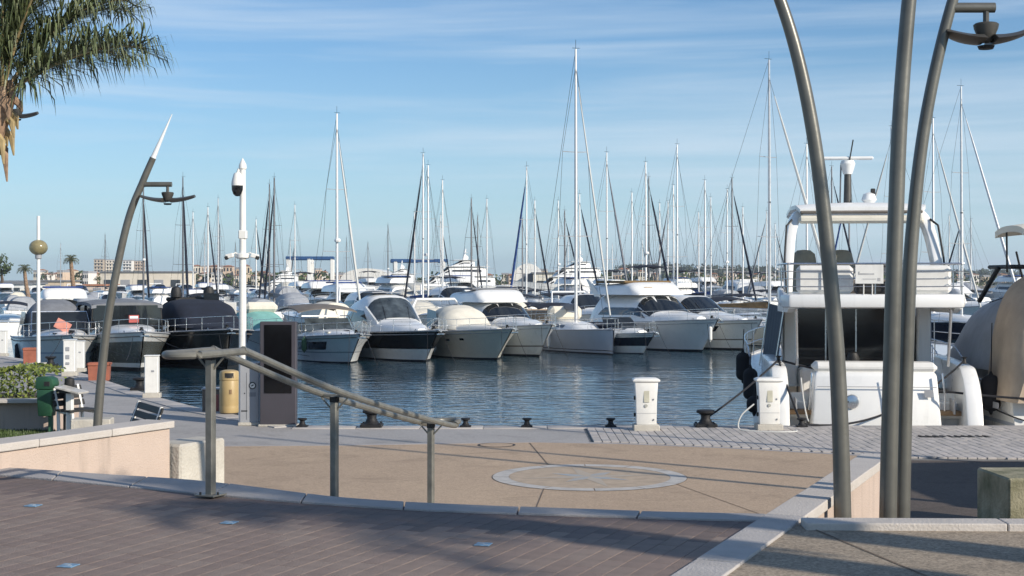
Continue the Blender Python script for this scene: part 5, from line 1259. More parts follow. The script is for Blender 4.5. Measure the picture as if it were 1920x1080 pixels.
# its ropes
cl, cr = to_world(yt, (-1.76, .75, 2.2)), to_world(yt, (1.76, .75, 2.2))
eb = lambda px, z=.17: Vector(((px - 960) / F * E, E, QUAY + z))
mooring('tight dark rope from the yacht quarter to the large bollard', cl, eb(1323), .05, r=.021)
mooring('dark rope from the yacht quarter down to the small corner bollard', cl, eb(1503, .08), .06, r=.021)
mooring('dark rope sagging across the transom from the far quarter', cr, eb(1503, .08), .42, r=.021)
mooring('dark rope crossing in front of the transom towards the tan covered boat', cl + Vector((.05, -.1, -.02)), Vector((10.4, 26.6, 1.52)), .16, r=.021)
mooring('white hose line at the yacht passage', to_world(yt, (-1.4, .0, 1.9)), to_world(yt, (-1.28, -.25, 1.1)), .15, M_ropew, .014)
# ================================================================== TAN COVERED BOAT
tb = thing('covered_motor_yacht', 'white motor yacht with tan cockpit cover and grey screen cover beside the flybridge yacht', 'yacht', (11.12, 27.2, 0), R(0.5))
HT = hull_fn(11.5, 3.6, 1.75, 2.1, .8, .9, .95, .45)
build_hull(tb, HT, 11.5, M_white, ((.58, .62, M_bluegrey),), n=22); build_deck(tb, HT, M_white, .05)
ST = cab_fn([(-.35, 1.70, 2.3), (-.1, 1.78, 3.3), (.5, 1.80, 3.75), (1.3, 1.74, 3.9), (1.45, 1.66, 3.7)], 1.45, 4.5, .14); build_cabin(tb, ST, M_canvas_tan, 'cockpit_cover', 4)
SG = cab_fn([(1.05, 1.6, 3.35), (2.4, 1.6, 3.6), (4.2, 1.5, 3.35), (6.0, 1.15, 2.15)], 1.95, 3.0, .22); build_cabin(tb, SG, mat('pale grey canvas', (.36, .38, .41), .9, var=.1, scale=3, bump=.3), 'screen_cover', 4)
add_win(tb, SG, 'cover_top', .0, 2.4, .33, .67, mat('pale blue canvas', (.50, .56, .62), .85, var=.1, bump=.2), .02)
bow_rail(tb, HT, .2, .6, .06, 9, True, .016)
MB().box((0, 2.4, 4.02), (2.2, 1.4, .08), 0, .03).build('arch_top', M_dark, tb)
for s in (-1, 1): MB().tube([(s * 1.3, 3.0, 3.3), (s * 1.1, 2.4, 4.0)], .05, 6).build('arch_leg', M_dark, tb)
MB().tube([(-1.42, 1.0, 3.9), (-1.5, .8, 4.75)], .02, 6).build('bimini_pole', M_dark, tb)
canopy(tb, -.2, 1.4, 1.52, 4.8, 4.9, M_canvas_cream, None, .12, 'rolled_bimini', .1)
MB().box((-1.85, .5, 1.35), (.02, .5, .12), 0, .008).build('name_plate', M_cab, tb)
fender('large black fender hanging below the tan cover', at(1856, 702, 27.9) + Vector((.02, 0, 0)), .72, .19, M_rubber, 1.0)
mooring('dark rope running from the tan covered boat along its hull', at(1755, 700, 30), at(1925, 745, 26.9), .08, r=.014)
mooring('lower dark rope running beside the tan covered boat', at(1780, 712, 30), at(1925, 790, 26.7), .1, r=.014)

# dark boat behind them with antennas
def ex_k(t, H, S):
    canopy(t, 1, 5, 1.5, 3.35, 3.45, M_canvas_navy, 1.8, .12)
    MB().box((0, 3, 3.6), (1.6, .3, .12), 0, .05).build('radar_bar', M_dark, t); MB().lathe([(.2, 0), (.22, .15), (.1, .3), (0, .32)], (.6, 2.2, 3.4), 12).build('satellite_dome', M_dark, t)
    for x in (-.8, .9): MB().tube([(x, 2, 3.4), (x * 1.3, 1.2, 4.5)], .03, 5).build('aerial', M_dark, t)
motor_boat('dark hardtop boat with antennas seen over the grey screen cover', (17.5, 46.5), 11, 3.8, 1.4, 1.9, .8, hullm=M_navy, cab=([(1, 1.5, 2.2), (5, 1.5, 3.0), (7, 1.2, 2.0), (9.5, .6, 1.9)], None), wins=(('windscreen', 1.1, 1.9, .15, .85, M_glass),), extras=ex_k, detail=False, yaw=R(-20))

# ================================================================== MASTS AND BOATS BEHIND
ORD = ['first', 'second', 'third', 'fourth', 'fifth', 'sixth', 'seventh', 'eighth', 'ninth', 'tenth', 'eleventh', 'twelfth', 'thirteenth', 'fourteenth', 'fifteenth', 'sixteenth', 'seventeenth', 'eighteenth', 'nineteenth', 'twentieth', 'twenty-first', 'twenty-second', 'twenty-third', 'twenty-fourth', 'twenty-fifth', 'twenty-sixth', 'twenty-seventh', 'twenty-eighth', 'twenty-ninth', 'thirtieth', 'thirty-first', 'thirty-second', 'thirty-third', 'thirty-fourth', 'thirty-fifth', 'thirty-sixth', 'thirty-seventh', 'thirty-eighth', 'thirty-ninth', 'fortieth', 'forty-first', 'forty-second', 'forty-third', 'forty-fourth', 'forty-fifth']
# px of mast, py of top, mast-top height, jib colour, bow to right (1) / left (-1), mast colour
K, W_, BL, N_ = M_canvas_navy, M_ropew, M_canvas_blue, None
masts = [(30, 470, 13, N_, 1, 0), (120, 458, 12, N_, 1, 0), (197, 440, 12.5, N_, -1, 1), (269, 352, 14, K, 1, 1), (343, 332, 14, K, 1, 1), (362, 398, 13, N_, 1, 0), (409, 372, 14, N_, 1, 0), (514, 333, 14, K, -1, 1), (505, 345, 13.5, K, -1, 1),
  (553, 384, 13.5, N_, 1, 0), (632, 213, 15, W_, 1, 0), (690, 455, 11.5, N_, 1, 1), (793, 288, 14.5, K, -1, 0), (803, 310, 14, N_, 1, 0), (830, 338, 14, N_, 1, 0), (884, 372, 13, K, 1, 1), (913, 373, 13.5, N_, 1, 0),
  (987, 313, 14, BL, -1, 0), (1003, 376, 13, K, 1, 0), (1047, 376, 13, N_, 1, 0), (1087, 364, 13, K, 1, 0), (1138, 286, 14.5, M_canvas_grey, 1, 0), (1185, 361, 13.5, N_, 1, 0), (1211, 304, 14.5, N_, 1, 0), (1217, 332, 14, K, 1, 1),
  (1237, 381, 13, N_, 1, 0), (1252, 377, 13, M_canvas_grey, -1, 0), (1263, 347, 13.5, N_, 1, 0), (1270, 271, 15, N_, 1, 0), (1310, 398, 12.5, N_, 1, 0), (1322, 338, 13.5, N_, 1, 0), (1333, 370, 13, N_, 1, 0), (1363, 355, 13, N_, -1, 0),
  (1373, 334, 13.5, K, 1, 1), (1393, 388, 12.5, N_, 1, 0), (1437, 396, 12.5, M_canvas_grey, -1, 0), (1443, 112, 16.5, W_, 1, 0), (1513, 270, 14.5, N_, 1, 0), (1560, 312, 14, K, 1, 1), (1592, 322, 14, BL, -1, 1), (1670, 238, 15, W_, -1, 0), (1750, 222, 15, W_, 1, 0), (1780, 404, 13, N_, 1, 0), (1803, 162, 16, M_alu, 1, 0)]
rm = random.Random(5)
for q in range(26): masts.append((rm.uniform(380, 1480) if q < 22 else rm.uniform(1740, 1900), rm.uniform(385, 462), rm.uniform(11.5, 14), None if rm.random() < .7 else K, 1 if rm.random() < .7 else -1, int(rm.random() < .25)))
masts.sort(key=lambda q: q[0])
_t10 = {4: 'forty', 5: 'fifty', 6: 'sixty', 7: 'seventy'}; _tie = {5: 'fiftieth', 6: 'sixtieth', 7: 'seventieth'}
for n_ in range(len(ORD) + 1, 80): ORD.append(_tie[n_ // 10] if n_ % 10 == 0 else _t10[n_ // 10] + '-' + ORD[n_ % 10 - 1])
for i, (px, py, zt, jib, side, dk) in enumerate(masts):
    D = mast_D(py, zt); x = (px - 960) / F * D
    yaw = YAW + R(rnd.uniform(-5, 5)) if side > 0 else YAW + math.pi + R(rnd.uniform(-5, 5))
    if px in (1443,): yaw = R(-180 + 38)
    if D > 330: D = 330; 
    jn = {id(K): 'dark furled jib', id(W_): 'white furled jib', id(BL): 'blue furled jib', id(M_canvas_grey): 'grey furled jib', id(M_alu): 'silver furled jib'}.get(id(jib), 'no furled sail')
    lab = 'sailing boat with %s and %s mast, %s mast counted from the palm' % (jn, 'dark' if dk else 'silver', ORD[i])
    cov = rnd.choice((M_canvas_navy, M_canvas_blue, M_canvas_grey, M_canvas_taupe, None))
    if px == 1443: cov = mat('brown canvas', (.20, .13, .06))
    sail_boat(lab, (x, D), L=rnd.uniform(10, 12) if zt < 14.2 else 12.5, mh=zt, hullm=rnd.choice((M_white, M_white, M_cream, M_navy)), jib=jib, cover=cov, mastm=M_aludark if dk else None, yaw=yaw, r=rnd.uniform(.075, .10) + .015 * (D > 130), jib_r=.075 if jib is W_ else rnd.uniform(.075, .11))
    if i % 3 == 0: MB().lathe([(.02, 0), (.2, .02), (.24, .12), (.18, .24), (0, .28)], (0, 12.5 * .56 + .12 if zt >= 14.2 else 6.1, zt * .42), 8).build('radome', M_white, COL.objects[-1].parent if False else LAST_SAIL[0])
# generic boats of the rows behind, six kinds
def ex_p1(t, H, S): canopy(t, .8, 4.2, 1.35, 2.45, 2.6, M_canvas_navy, 1.2)
def ex_p2(t, H, S): fly_top(t, 1.2, 6.0, 1.5, 2.45, .65); canopy(t, 1.6, 4.2, 1.3, 4.2, 4.3, M_canvas_navy, 3.0)
def ex_p3(t, H, S): MB().tube([(-1.4, 1.6, 1.3), (-1.2, 1.0, 2.8), (1.2, 1.0, 2.8), (1.4, 1.6, 1.3)], .09, 6).build('radar_arch', M_white, t)
def ex_p4(t, H, S): fly_top(t, 1.2, 6.4, 1.6, 2.6, .7); MB().box((0, 3.2, 3.38), (2.6, 2.6, .12), 0, .05).build('fly_cover', M_canvas_blue, t)
def ex_p5(t, H, S): dome_cover(t, 1.2, 6.0, 1.35, 1.2, 1.2, mat('pale grey canvas', (.36, .38, .41), .9), 'boat_cover')
def ex_p6(t, H, S): dome_cover(t, 1.2, 6.0, 1.35, 1.2, 1.1, M_canvas_cream, 'boat_cover')
cabA = ([(1.4, 1.4, 2.0), (2.4, 1.42, 2.6), (5, 1.4, 2.7), (6.8, 1.15, 1.8), (8.6, .6, 1.7), (9.4, .2, 1.5)], None)
winA = (('windscreen', 2.05, 2.95, .15, .85, M_glass), ('side_window', .8, 2.3, .04, .13, M_glass), ('side_window', .8, 2.3, .87, .96, M_glass))
cabB = ([(1.2, 1.4, 2.2), (2, 1.44, 2.5), (5.4, 1.42, 2.5), (7, 1.2, 1.8), (8.8, .6, 1.7), (9.6, .2, 1.5)], None)
cabC = ([(3, 1.1, 1.3), (5, 1.1, 1.5), (7, .8, 1.6), (8.6, .3, 1.5)], None)
protos = []
for nm, args in (('white cruiser with navy canopy', dict(cab=cabC, wins=(('windscreen', .4, 1.2, .2, .8, M_glass),), extras=ex_p1)), ('white flybridge boat with navy bimini', dict(cab=cabB, wins=winA, extras=ex_p2)), ('white coupe with radar arch', dict(cab=cabA, wins=winA, extras=ex_p3)),
        ('white flybridge boat with blue cover', dict(cab=cabB, wins=winA, extras=ex_p4)), ('white boat under grey cover', dict(cab=cabC, extras=ex_p5)), ('white boat under cream cover', dict(cab=cabC, extras=ex_p6))):
    t, _h, _s = motor_boat(nm, (0, 0), 10, 3.4, 1.15, 1.55, .8, seg=10, detail=False, group='motor boats in the rows behind', **args); protos.append((nm, t))
used = set()
cache = {}
for c in COL.objects:
    if c.parent: cache.setdefault(c.parent.name, []).append(c)
rows = [(92, 99, 'second row', [(15, .9), (120, 1.0), (330, .95), (590, 1.0), (700, 1.05), (800, 1.0), (905, 1.1), (1010, .9), (1100, 1.0), (1180, 1.05), (1280, 1.0), (1385, .95)]),
        (122, 132, 'third row', [(40, 1.0), (170, 1.0), (250, .9), (390, 1.0), (470, .9), (560, 1.05), (655, 1.0), (745, .9), (850, 1.1), (950, 1.0), (1060, 1.0), (1150, 1.0), (1235, 1.1), (1330, 1.0), (1420, 1.0), (1790, 1.0)]),
        (165, 180, 'fourth row', [(20, 1.0), (95, 1.15), (205, 1.0), (290, 1.1), (365, 1.0), (440, 1.0), (520, 1.2), (600, 1.0), (680, 1.0), (770, 1.15), (860, 1.0), (935, 1.1), (1015, 1.0), (1090, 1.2), (1165, 1.0), (1250, 1.1), (1340, 1.1), (1415, 1.0), (1770, 1.0)]),
        (205, 215, 'fifth row', [(35, 1.1), (110, 1.2), (180, 1.1), (260, 1.2), (335, 1.1), (410, 1.2), (490, 1.1), (575, 1.2), (645, 1.1), (730, 1.2), (815, 1.1), (890, 1.2), (985, 1.1), (1065, 1.2), (1140, 1.1), (1220, 1.2), (1300, 1.1), (1390, 1.2), (1455, 1.1)]),
        (290, 315, 'sixth row', [(50, 1.3), (130, 1.4), (190, 1.3), (240, 1.4), (300, 1.3), (350, 1.4), (430, 1.4), (500, 1.4), (660, 1.3), (700, 1.4), (845, 1.4), (1000, 1.4), (1080, 1.3), (1190, 1.4), (1260, 1.3), (1325, 1.4), (1400, 1.3)]),
        (235, 260, 'farthest row', [(10, 1.2), (70, 1.1), (150, 1.3), (225, 1.2), (315, 1.3), (385, 1.2), (460, 1.3), (545, 1.4), (625, 1.2), (715, 1.3), (790, 1.3), (870, 1.4), (965, 1.3), (1045, 1.2), (1130, 1.3), (1205, 1.3), (1290, 1.3), (1375, 1.3), (1450, 1.2), (1520, 1.3), (1580, 1.2), (1640, 1.3), (1720, 1.3), (1775, 1.2), (1830, 1.3), (1890, 1.3)])]
for D0, D1, rn, xs in rows:
    for i, (px, sc_) in enumerate(xs):
        D = rnd.uniform(D0, D1); k = rnd.randrange(6); sc_ = sc_ * (.78 if px < 500 and D0 > 150 else 1.0)
        if (rn == 'second row' or px < 500) and k == 1: k = 2
        nm, pr = protos[k]
        if k not in used: t = pr; used.add(k)
        else: t = copy_tree(pr, None, cache)
        yaw = YAW + (math.pi if rnd.random() < .4 else 0) + R(rnd.uniform(-8, 8))
        c, s = math.cos(yaw), math.sin(yaw); x = (px - 960) / F * D
        t.location = (x + s * 5 * sc_, D - c * 5 * sc_, 0); t.rotation_euler = (0, 0, yaw); t.scale = (sc_, sc_, sc_ * rnd.uniform(.95, 1.08))
        t['label'] = '%s, %s in the %s from the palm' % (nm, ORD[i], rn)
for k, (nm, pr) in enumerate(protos):
    if k not in used: pr.location = (200 + k * 20, 200, 0)
# mooring lines dropping from the near row's bows, fenders between the hulls
bows = [(o, o.get('_L')) for o in list(COL.objects) if o.get('group') == 'motor boats moored in the near row']
short = ['taupe topped cruiser', 'black banded coupe', 'cream cruiser', 'flybridge boat beside the sailing yacht', 'navy banded sports boat', 'brown covered flybridge boat', 'coupe near the yacht', 'grey camper covered cruiser', 'grey hulled hardtop', 'black navy cruiser', 'teal covered boat', 'dark antenna boat']
for k, (o, L_) in enumerate(bows[:10]):
    for sd, wd_2 in ((1, 'one'), (-1, 'other')):
        a_ = to_world(o, (sd * .35, L_ - .5, 1.5)); b_ = to_world(o, (sd * .7, L_ + .5, -.1)) if k < 7 else to_world(o, (sd * 1.6, L_ + 6.5, .9))
        mooring('bow line of the %s on its %s side' % (short[k], wd_2), a_, b_, .12, M_rope, .011)
    q = to_world(o, (1.62, L_ * .42, 1.0)); fender('fender amidships on the %s' % short[k], q, .7, .13, (M_whitepaint, M_canvas_navy, M_rubber)[k % 3], .25)
# large yachts on the far side
def super_yacht(label, px, D, L, sc_=1.0, yaw=R(60)):
    p = ((px - 960) / F * D, D); t = thing('super_yacht', label, 'yacht', (p[0], p[1], 0), yaw, 'large white yachts on the far side'); t.scale = (sc_,) * 3
    H = hull_fn(L, L * .23, 2.6, 4.0, 1.6, 1.0, .95, .45)
    build_hull(t, H, L, M_white, ((.60, .63, M_glass),), n=14); build_deck(t, H, M_white, n=8)
    for k, (a, b, z0, h) in enumerate(((.10, .72, 2.5, 2.2), (.18, .60, 4.7, 2.0), (.28, .48, 6.7, 1.3))):
        S = cab_fn([(L * a, L * .095, z0 + h * .9), (L * a + 1, L * .1, z0 + h), (L * b - 2.5, L * .098, z0 + h), (L * b, L * .07, z0 + .2)], z0, 5, .06); o = build_cabin(t, S, M_white, 'deckhouse', 2, 14)
        for v0, v1 in ((.05, .11), (.89, .95)): add_win(o, S, 'window', 1.0, 2.4, v0, v1, M_glass)
        add_win(o, S, 'windscreen', 2.1, 2.8, .2, .8, M_glass)
        MB().box((0, L * (a + b) / 2 - .5, z0 + h + .03), (L * .2, L * (b - a) * 1.05, .1), 0, .04).build('deck_edge', M_white, t)
    MB().tube([(0, L * .36, 8), (0, L * .34, 10.4)], [.35, .12], 8).build('mast', M_white, t); MB().lathe([(.3, 0), (.55, .3), (.5, .7), (.2, 1), (0, 1.05)], (.9, L * .33, 8.1), 12).build('satellite_dome', M_white, t); MB().box((0, L * .34, 9.6), (2.4, .2, .16), 0, .05).build('radar_scanner', M_white, t)
    return t
super_yacht('large white motor yacht with grey aft awning behind the cream cruiser', 945, 285, 24, .95, R(104))
super_yacht('large white motor yacht with two rows of dark windows behind the sailing yacht mast', 1155, 290, 24, .92, R(106))
super_yacht('white motor yacht with a dark bimini beyond the big masts', 800, 300, 20, .75, R(100))
super_yacht('pale motor yacht beneath the first blue boat hoist', 580, 300, 19, .7, R(104))
# boat hoists
def hoist(label, x0, x1, ytop, D):
    a, b = at(x0, ytop, D), at(x1, ytop, D); w = b.x - a.x; t = thing('boat_hoist', label, 'boat hoist', ((a.x + b.x) / 2, D, 1.25), .1, 'blue topped boat hoists'); h = a.z - 1.25
    for sx in (-.42, .42):
        for sy in (0, 7): MB().box((sx * w, sy, h / 2), (.9, .9, h), 0, .1).build('column', M_whitepaint, t)
    for sy in (0, 7): MB().box((0, sy, h), (w, .9, .85), 0, .1).build('crossbeam', M_hoist, t)
    for sx in (-.42, .42):
        MB().box((sx * w, 3.5, h * .86), (.6, 7, .7), 0, .1).build('side_beam', M_hoist, t); MB().box((sx * w, 3.5, .5), (1.0, 9, .9), 0, .2).build('wheel_bogie', M_dark, t)
hoist('blue topped travelling boat hoist seen just past the kiosk', 536, 583, 484, 340); hoist('second blue boat hoist close to the first one', 580, 626, 484, 352); hoist('wide blue boat hoist behind the coupe roof', 733, 840, 489, 345)
# sheds
def shed(label, x0, x1, y0, D, m, depth=30, roof='flat', name='boat_shed'):
    a, b = at(x0, y0, D), at(x1, y0, D); w, h = b.x - a.x, a.z - 1.25; t = thing(name, label, 'building', ((a.x + b.x) / 2, D, 1.25), 0, 'sheds and walls on the far shore')
    if roof == 'arch':
        prof = [(-w / 2, 0)] + [(w / 2 * math.cos(q), h * .45 + h * .55 * math.sin(q)) for q in lin(math.pi, 0, 12)] + [(w / 2, 0)]
        MB().extr(prof, 'y', 0, depth).build('tent_shell', m, t)
        MB().box((0, -.1, h * .3), (w * .3, .2, h * .6)).build('opening', M_canvas_grey, t)
    else:
        MB().box((0, depth / 2, h / 2), (w, depth, h)).build('wall', m, t, smooth=False)
        MB().box((0, depth / 2, h + .2), (w + .8, depth + .8, .4)).build('roof', M_canvas_grey if roof == 'flat' else M_roof, t, smooth=False)
        n = max(2, int(w / 5))
        for i in range(n): MB().box((-w / 2 + (i + .5) * w / n, -.05, h * .32), (w / n * .55, .12, h * .45)).build('door', M_cab if i % 2 else M_winfar, t)
    return t
shed('long white storage tent beyond the first hoists', 638, 735, 503, 380, M_whitepaint, 25, 'arch'); shed('white marquee between the two large yachts', 962, 1018, 494, 390, M_whitepaint, 25, 'arch'); shed('low pale shed to the side of the marquee', 1000, 1062, 513, 385, M_cream, 25)
shed('long beige harbour wall building below the apartment blocks', 188, 345, 511, 430, HOUSE[0], 16); shed('pink roofed harbour shed by the bent lamp post', 142, 196, 536, 350, HOUSE[4], 12, 'tile'); shed('beige flat building behind the globe lamp', 55, 120, 528, 380, HOUSE[3], 14); shed('white two storey pavilion at the edge by the first palm', 22, 62, 533, 300, M_whitepaint, 8)
# apartment blocks
def block(label, x0, x1, y0, D, wall, floors, bays, name='apartment_block', hip=False, group='apartment blocks on the skyline', zb=1.25):
    a, b = at(x0, y0, D), at(x1, y0, D); w, h = b.x - a.x, a.z - zb; dp = max(6.0, w * .7); t = thing(name, label, 'building', ((a.x + b.x) / 2, D, zb), rnd.uniform(-.25, .25), group)
    MB().box((0, dp / 2, h / 2), (w, dp, h)).build('wall', wall, t, smooth=False)
    if hip:
        MB().add([(-w * .55, -.4, h), (w * .55, -.4, h), (w * .55, dp + .4, h), (-w * .55, dp + .4, h), (-w * .2, dp / 2, h + w * .16), (w * .2, dp / 2, h + w * .16)], [(0, 1, 5, 4), (1, 2, 5), (2, 3, 4, 5), (3, 0, 4), (0, 3, 2, 1)]).build('roof', M_roof, t, smooth=False)
    else: MB().box((0, dp / 2, h + .4), (w * 1.02, dp * 1.02, .8)).build('roof', M_cab, t, smooth=False)
    fh = h / floors; sw = w / bays
    for f in range(floors):
        for k in range(bays):
            o = MB().box((-w / 2 + (k + .5) * sw, -.02, (f + .55) * fh), (sw * .5, .1, fh * .5)).build('window', M_winfar, t, smooth=False)
        if not hip and floors > 3: MB().box((0, -.4, f * fh + .1), (w * .96, .8, .2)).build('balcony', M_whitepaint, t, smooth=False)
    return t
block('grey tan apartment tower with stepped top, first on the skyline', 176, 194, 487, 1250, HOUSE[3], 7, 3); block('beige apartment tower joined to the first tower', 194, 215, 488, 1262, HOUSE[0], 7, 4); block('cream apartment tower behind the bent lamp post', 230, 247, 489, 1240, HOUSE[2], 7, 3); block('tan apartment tower next to the cream one', 248, 268, 490, 1255, HOUSE[1], 7, 4)
# hillside houses
_tens = {4: 'forty', 5: 'fifty', 6: 'sixty', 7: 'seventy', 8: 'eighty', 9: 'ninety'}
_ties = {5: 'fiftieth', 6: 'sixtieth', 7: 'seventieth', 8: 'eightieth', 9: 'ninetieth'}
for n_ in range(len(ORD) + 1, 100): ORD.append(_ties[n_ // 10] if n_ % 10 == 0 else _tens[n_ // 10] + '-' + ORD[n_ % 10 - 1])
hs = []
rh = random.Random(77)
for (xa, xb, ya, yb, da, db, n_) in ((62, 175, 506, 520, 500, 760, 14), (335, 470, 498, 520, 520, 860, 26), (470, 650, 505, 520, 500, 760, 16), (840, 1080, 508, 519, 520, 700, 10), (1150, 1240, 504, 518, 520, 640, 8), (1270, 1470, 508, 520, 560, 760, 16), (1740, 1900, 512, 520, 560, 760, 5)):
    for q in range(n_):
        hs.append((xa + (xb - xa) * (q + rh.uniform(.1, .9)) / n_, rh.uniform(ya, yb), rh.uniform(da, db)))
hs.sort()
for k, (px, py, D) in enumerate(hs):
    w = rh.uniform(11, 21)
    block('%s house, %s of the houses counted along the far shore' % (('cream', 'tan', 'white', 'ochre', 'pinkish')[k % 5], ORD[k]), px - w / 2, px + w / 2, py, D, HOUSE[k % 5], 2 + (k % 2), 3, 'shore_house', k % 3 != 0, 'houses on the far shore')
# wooded hills
def wood(name, label, pts, D, n, h0, leaf, seed=1):
    """tree mass along a ridge given by (px, py) points"""
    r = random.Random(seed); mb = MB(); P = [at(x, y, D) for x, y in pts]
    def top(x):
        for a, b in zip(P[:-1], P[1:]):
            if a.x <= x <= b.x: return a.z + (b.z - a.z) * (x - a.x) / (b.x - a.x)
        return 2
    for i in range(n):
        x = r.uniform(P[0].x, P[-1].x); dy = r.uniform(0, 90); zt = top(x); ht = h0 * r.uniform(.6, 1.25); rad = ht * r.uniform(.28, .5)
        base = max(1.0, (zt - 1) * (1 - dy / 220) - ht * .8) if r.random() < .7 else r.uniform(1, max(1.5, zt - ht))
        for k in range(26):
            u, th_ = r.uniform(-1, 1), r.uniform(0, 6.283); q = math.sqrt(1 - u * u); rr = rad * r.uniform(.55, 1.08)
            c = Vector((x + rr * q * math.cos(th_), D + 90 - dy + rr * q * math.sin(th_), base + ht * .5 + ht * .5 * u * r.uniform(.7, 1.05)))
            a = Vector((r.uniform(-1, 1), r.uniform(-1, 1), r.uniform(-1, 1))).normalized(); b = a.orthogonal().normalized(); s = rad * r.uniform(.2, .42)
            mb.add([c - a * s, c - b * s * .8, c + a * s, c + b * s * .8], [(0, 1, 2, 3)], r.choice((0, 0, 1)))
    o = mb.build(name, leaf, smooth=False); return tag(o, label, 'wood', kind='stuff')
def ridge(name, pts, D, depth, m):
    mb = MB(); rings = []
    P = [at(x, y, D) for x, y in pts]
    mb.loft([[(p.x, D, 1.0), (p.x, D + depth * .5, max(1.1, p.z * .55)), (p.x, D + depth, p.z), (p.x, D + depth * 2, 1.0)] for p in P], 0, False, False); o = mb.build(name, m, angle=80); o['kind'] = 'structure'; return o
M_hill = mat('wooded hill', (0.05, 0.065, 0.035), .95, var=.4, scale=.03)
ridge('hill', [(1140, 524), (1155, 508), (1200, 503), (1270, 499), (1340, 503), (1400, 506), (1450, 505), (1520, 508), (1640, 514), (1760, 513), (1900, 512), (2050, 520)], 1700, 150, M_hill)
wood('far_woods', 'dark pine wood along the low hill on the far shore', [(1146, 514), (1160, 496), (1200, 493), (1265, 488), (1300, 494), (1340, 494), (1400, 499), (1440, 495), (1480, 499), (1560, 503), (1700, 506), (1800, 504), (1930, 502)], 1560, 720, 11, [M_leaf_d, mat('mid foliage', (.055, .075, .04), .7, var=.4, scale=.5)], 3)
wood('skyline_woods', 'thin dark tree line above the beige wall', [(70, 512), (120, 508), (160, 512), (200, 507), (270, 510), (330, 507), (345, 505), (440, 510), (560, 512), (650, 510), (700, 514)], 900, 300, 7, [M_leaf_d, M_leaf], 5)
wood('shore_trees', 'green trees among the houses of the far shore', [(60, 524), (140, 520), (200, 525), (420, 521), (640, 524), (880, 520), (1000, 520), (1080, 520), (1240, 523), (1460, 519), (1700, 518), (1930, 518)], 520, 330, 5, [M_leaf_d, M_leaf], 9)
# single trees on the far shore
def round_tree(label, px, py_top, py_base, D, wpx, leaf=None, name='pine_tree', cat='tree', flat=.7, n=900):
    k = D / F; h = (py_base - py_top) * k; w = wpx * k; p = at(px, py_base, D); t = thing(name, label, cat, (p.x, D, max(1.25, p.z)), 0, 'trees on the far shore'); z0 = 0
    MB().tube([(0, 0, -.5), (.05 * w, 0, h * .3), (0, 0, h * .6)], [h * .05, h * .04, h * .02], 7).build('trunk', M_bark2, t)
    mb = MB()
    cl = [Vector((rnd.uniform(-.36, .36) * w, rnd.uniform(-.36, .36) * w, h * rnd.uniform(.45, .9))) for _ in range(14)]
    for i in range(n):
        c0 = rnd.choice(cl); d = Vector((rnd.gauss(0, 1), rnd.gauss(0, 1), rnd.gauss(0, .7))).normalized() * w * .2 * rnd.uniform(.5, 1.05); c = c0 + d
        a = Vector((rnd.uniform(-1, 1), rnd.uniform(-1, 1), rnd.uniform(-1, 1))).normalized(); b = a.orthogonal().normalized(); s = w * rnd.uniform(.025, .055)
        mb.add([c - a * s, c - b * s * .7, c + a * s, c + b * s * .7], [(0, 1, 2, 3)], rnd.randrange(2))
    mb.build('crown', [leaf or M_leaf, M_leaf_d], t, smooth=False); return t
round_tree('dark umbrella pine at the picture edge beyond the first boats', 2, 476, 545, 300, 46); round_tree('tall dark cypress behind the globe lamp', 84, 505, 532, 420, 9, M_leaf_d, 'cypress_tree', n=400); round_tree('shorter dark cypress next to the tall one', 95, 504, 532, 425, 11, M_leaf_d, 'cypress_tree', n=400); round_tree('small green tree by the beige shed', 182, 518, 535, 400, 16, n=300)

# ================================================================== PALMS
def frond(L, az, el, droop, nl=46, ll=.62, hang=.8, seed=0, rw=.022):
    """one feather leaf: arching rib with drooping leaflets; two materials (0 leaflet, 1 rib)"""
    r = random.Random(seed); mb = MB(); pts = []; d = Vector((math.cos(az) * math.cos(el), math.sin(az) * math.cos(el), math.sin(el))); p = Vector((0, 0, 0)); N = 18
    for i in range(N + 1):
        pts.append(p.copy()); f = i / N; d = (d + Vector((0, 0, -droop * (.25 + f) / N * 2))).normalized(); p = p + d * L / N
    mb.tube(pts, [rw * (1 - .85 * i / N) + .003 for i in range(N + 1)], 6, 1)
    for i in range(nl):
        f = .16 + .84 * i / (nl - 1); q = f * N; j = min(N - 1, int(q)); c = pts[j].lerp(pts[j + 1], q - j); t = (pts[j + 1] - pts[j]).normalized(); sd = t.cross(Vector((0, 0, 1))).normalized()
        for s in (-1, 1):
            hang0 = hang
            for rep in range(3):
                hang = min(.97, hang0 * r.uniform(.55, 1.1))
                l = ll * (1 - .55 * abs(f - .45) ** 1.3 * 1.6) * r.uniform(.75, 1.1); o = (sd * s * r.uniform(.3, 1) + t * r.uniform(.1, .95) + Vector((r.uniform(-.3, .3), r.uniform(-.3, .3), r.uniform(-.3, .5)))).normalized()
                w = .010 * r.uniform(.7, 1.3) * max(1, ll / .9); p0 = c; p1 = c + o * l * .35; p2 = p1 + (o * (1 - hang) + Vector((0, 0, -hang))).normalized() * l * .38; p3 = p2 + (o * (1 - hang) * .4 + Vector((r.uniform(-.1, .1), r.uniform(-.1, .1), -1))).normalized() * l * .34
                wv = o.cross(Vector((0, 0, 1)));  wv = (wv.normalized() if wv.length > .1 else t) * w; wv2 = (wv + t * w * r.uniform(-.8, .8))
                mb.add([p0 - wv * .6, p0 + wv * .6, p1 + wv, p1 - wv, p2 + wv2 * .8, p2 - wv2 * .8, p3], [(0, 1, 2, 3), (3, 2, 4, 5), (5, 4, 6)], 0)
    return mb
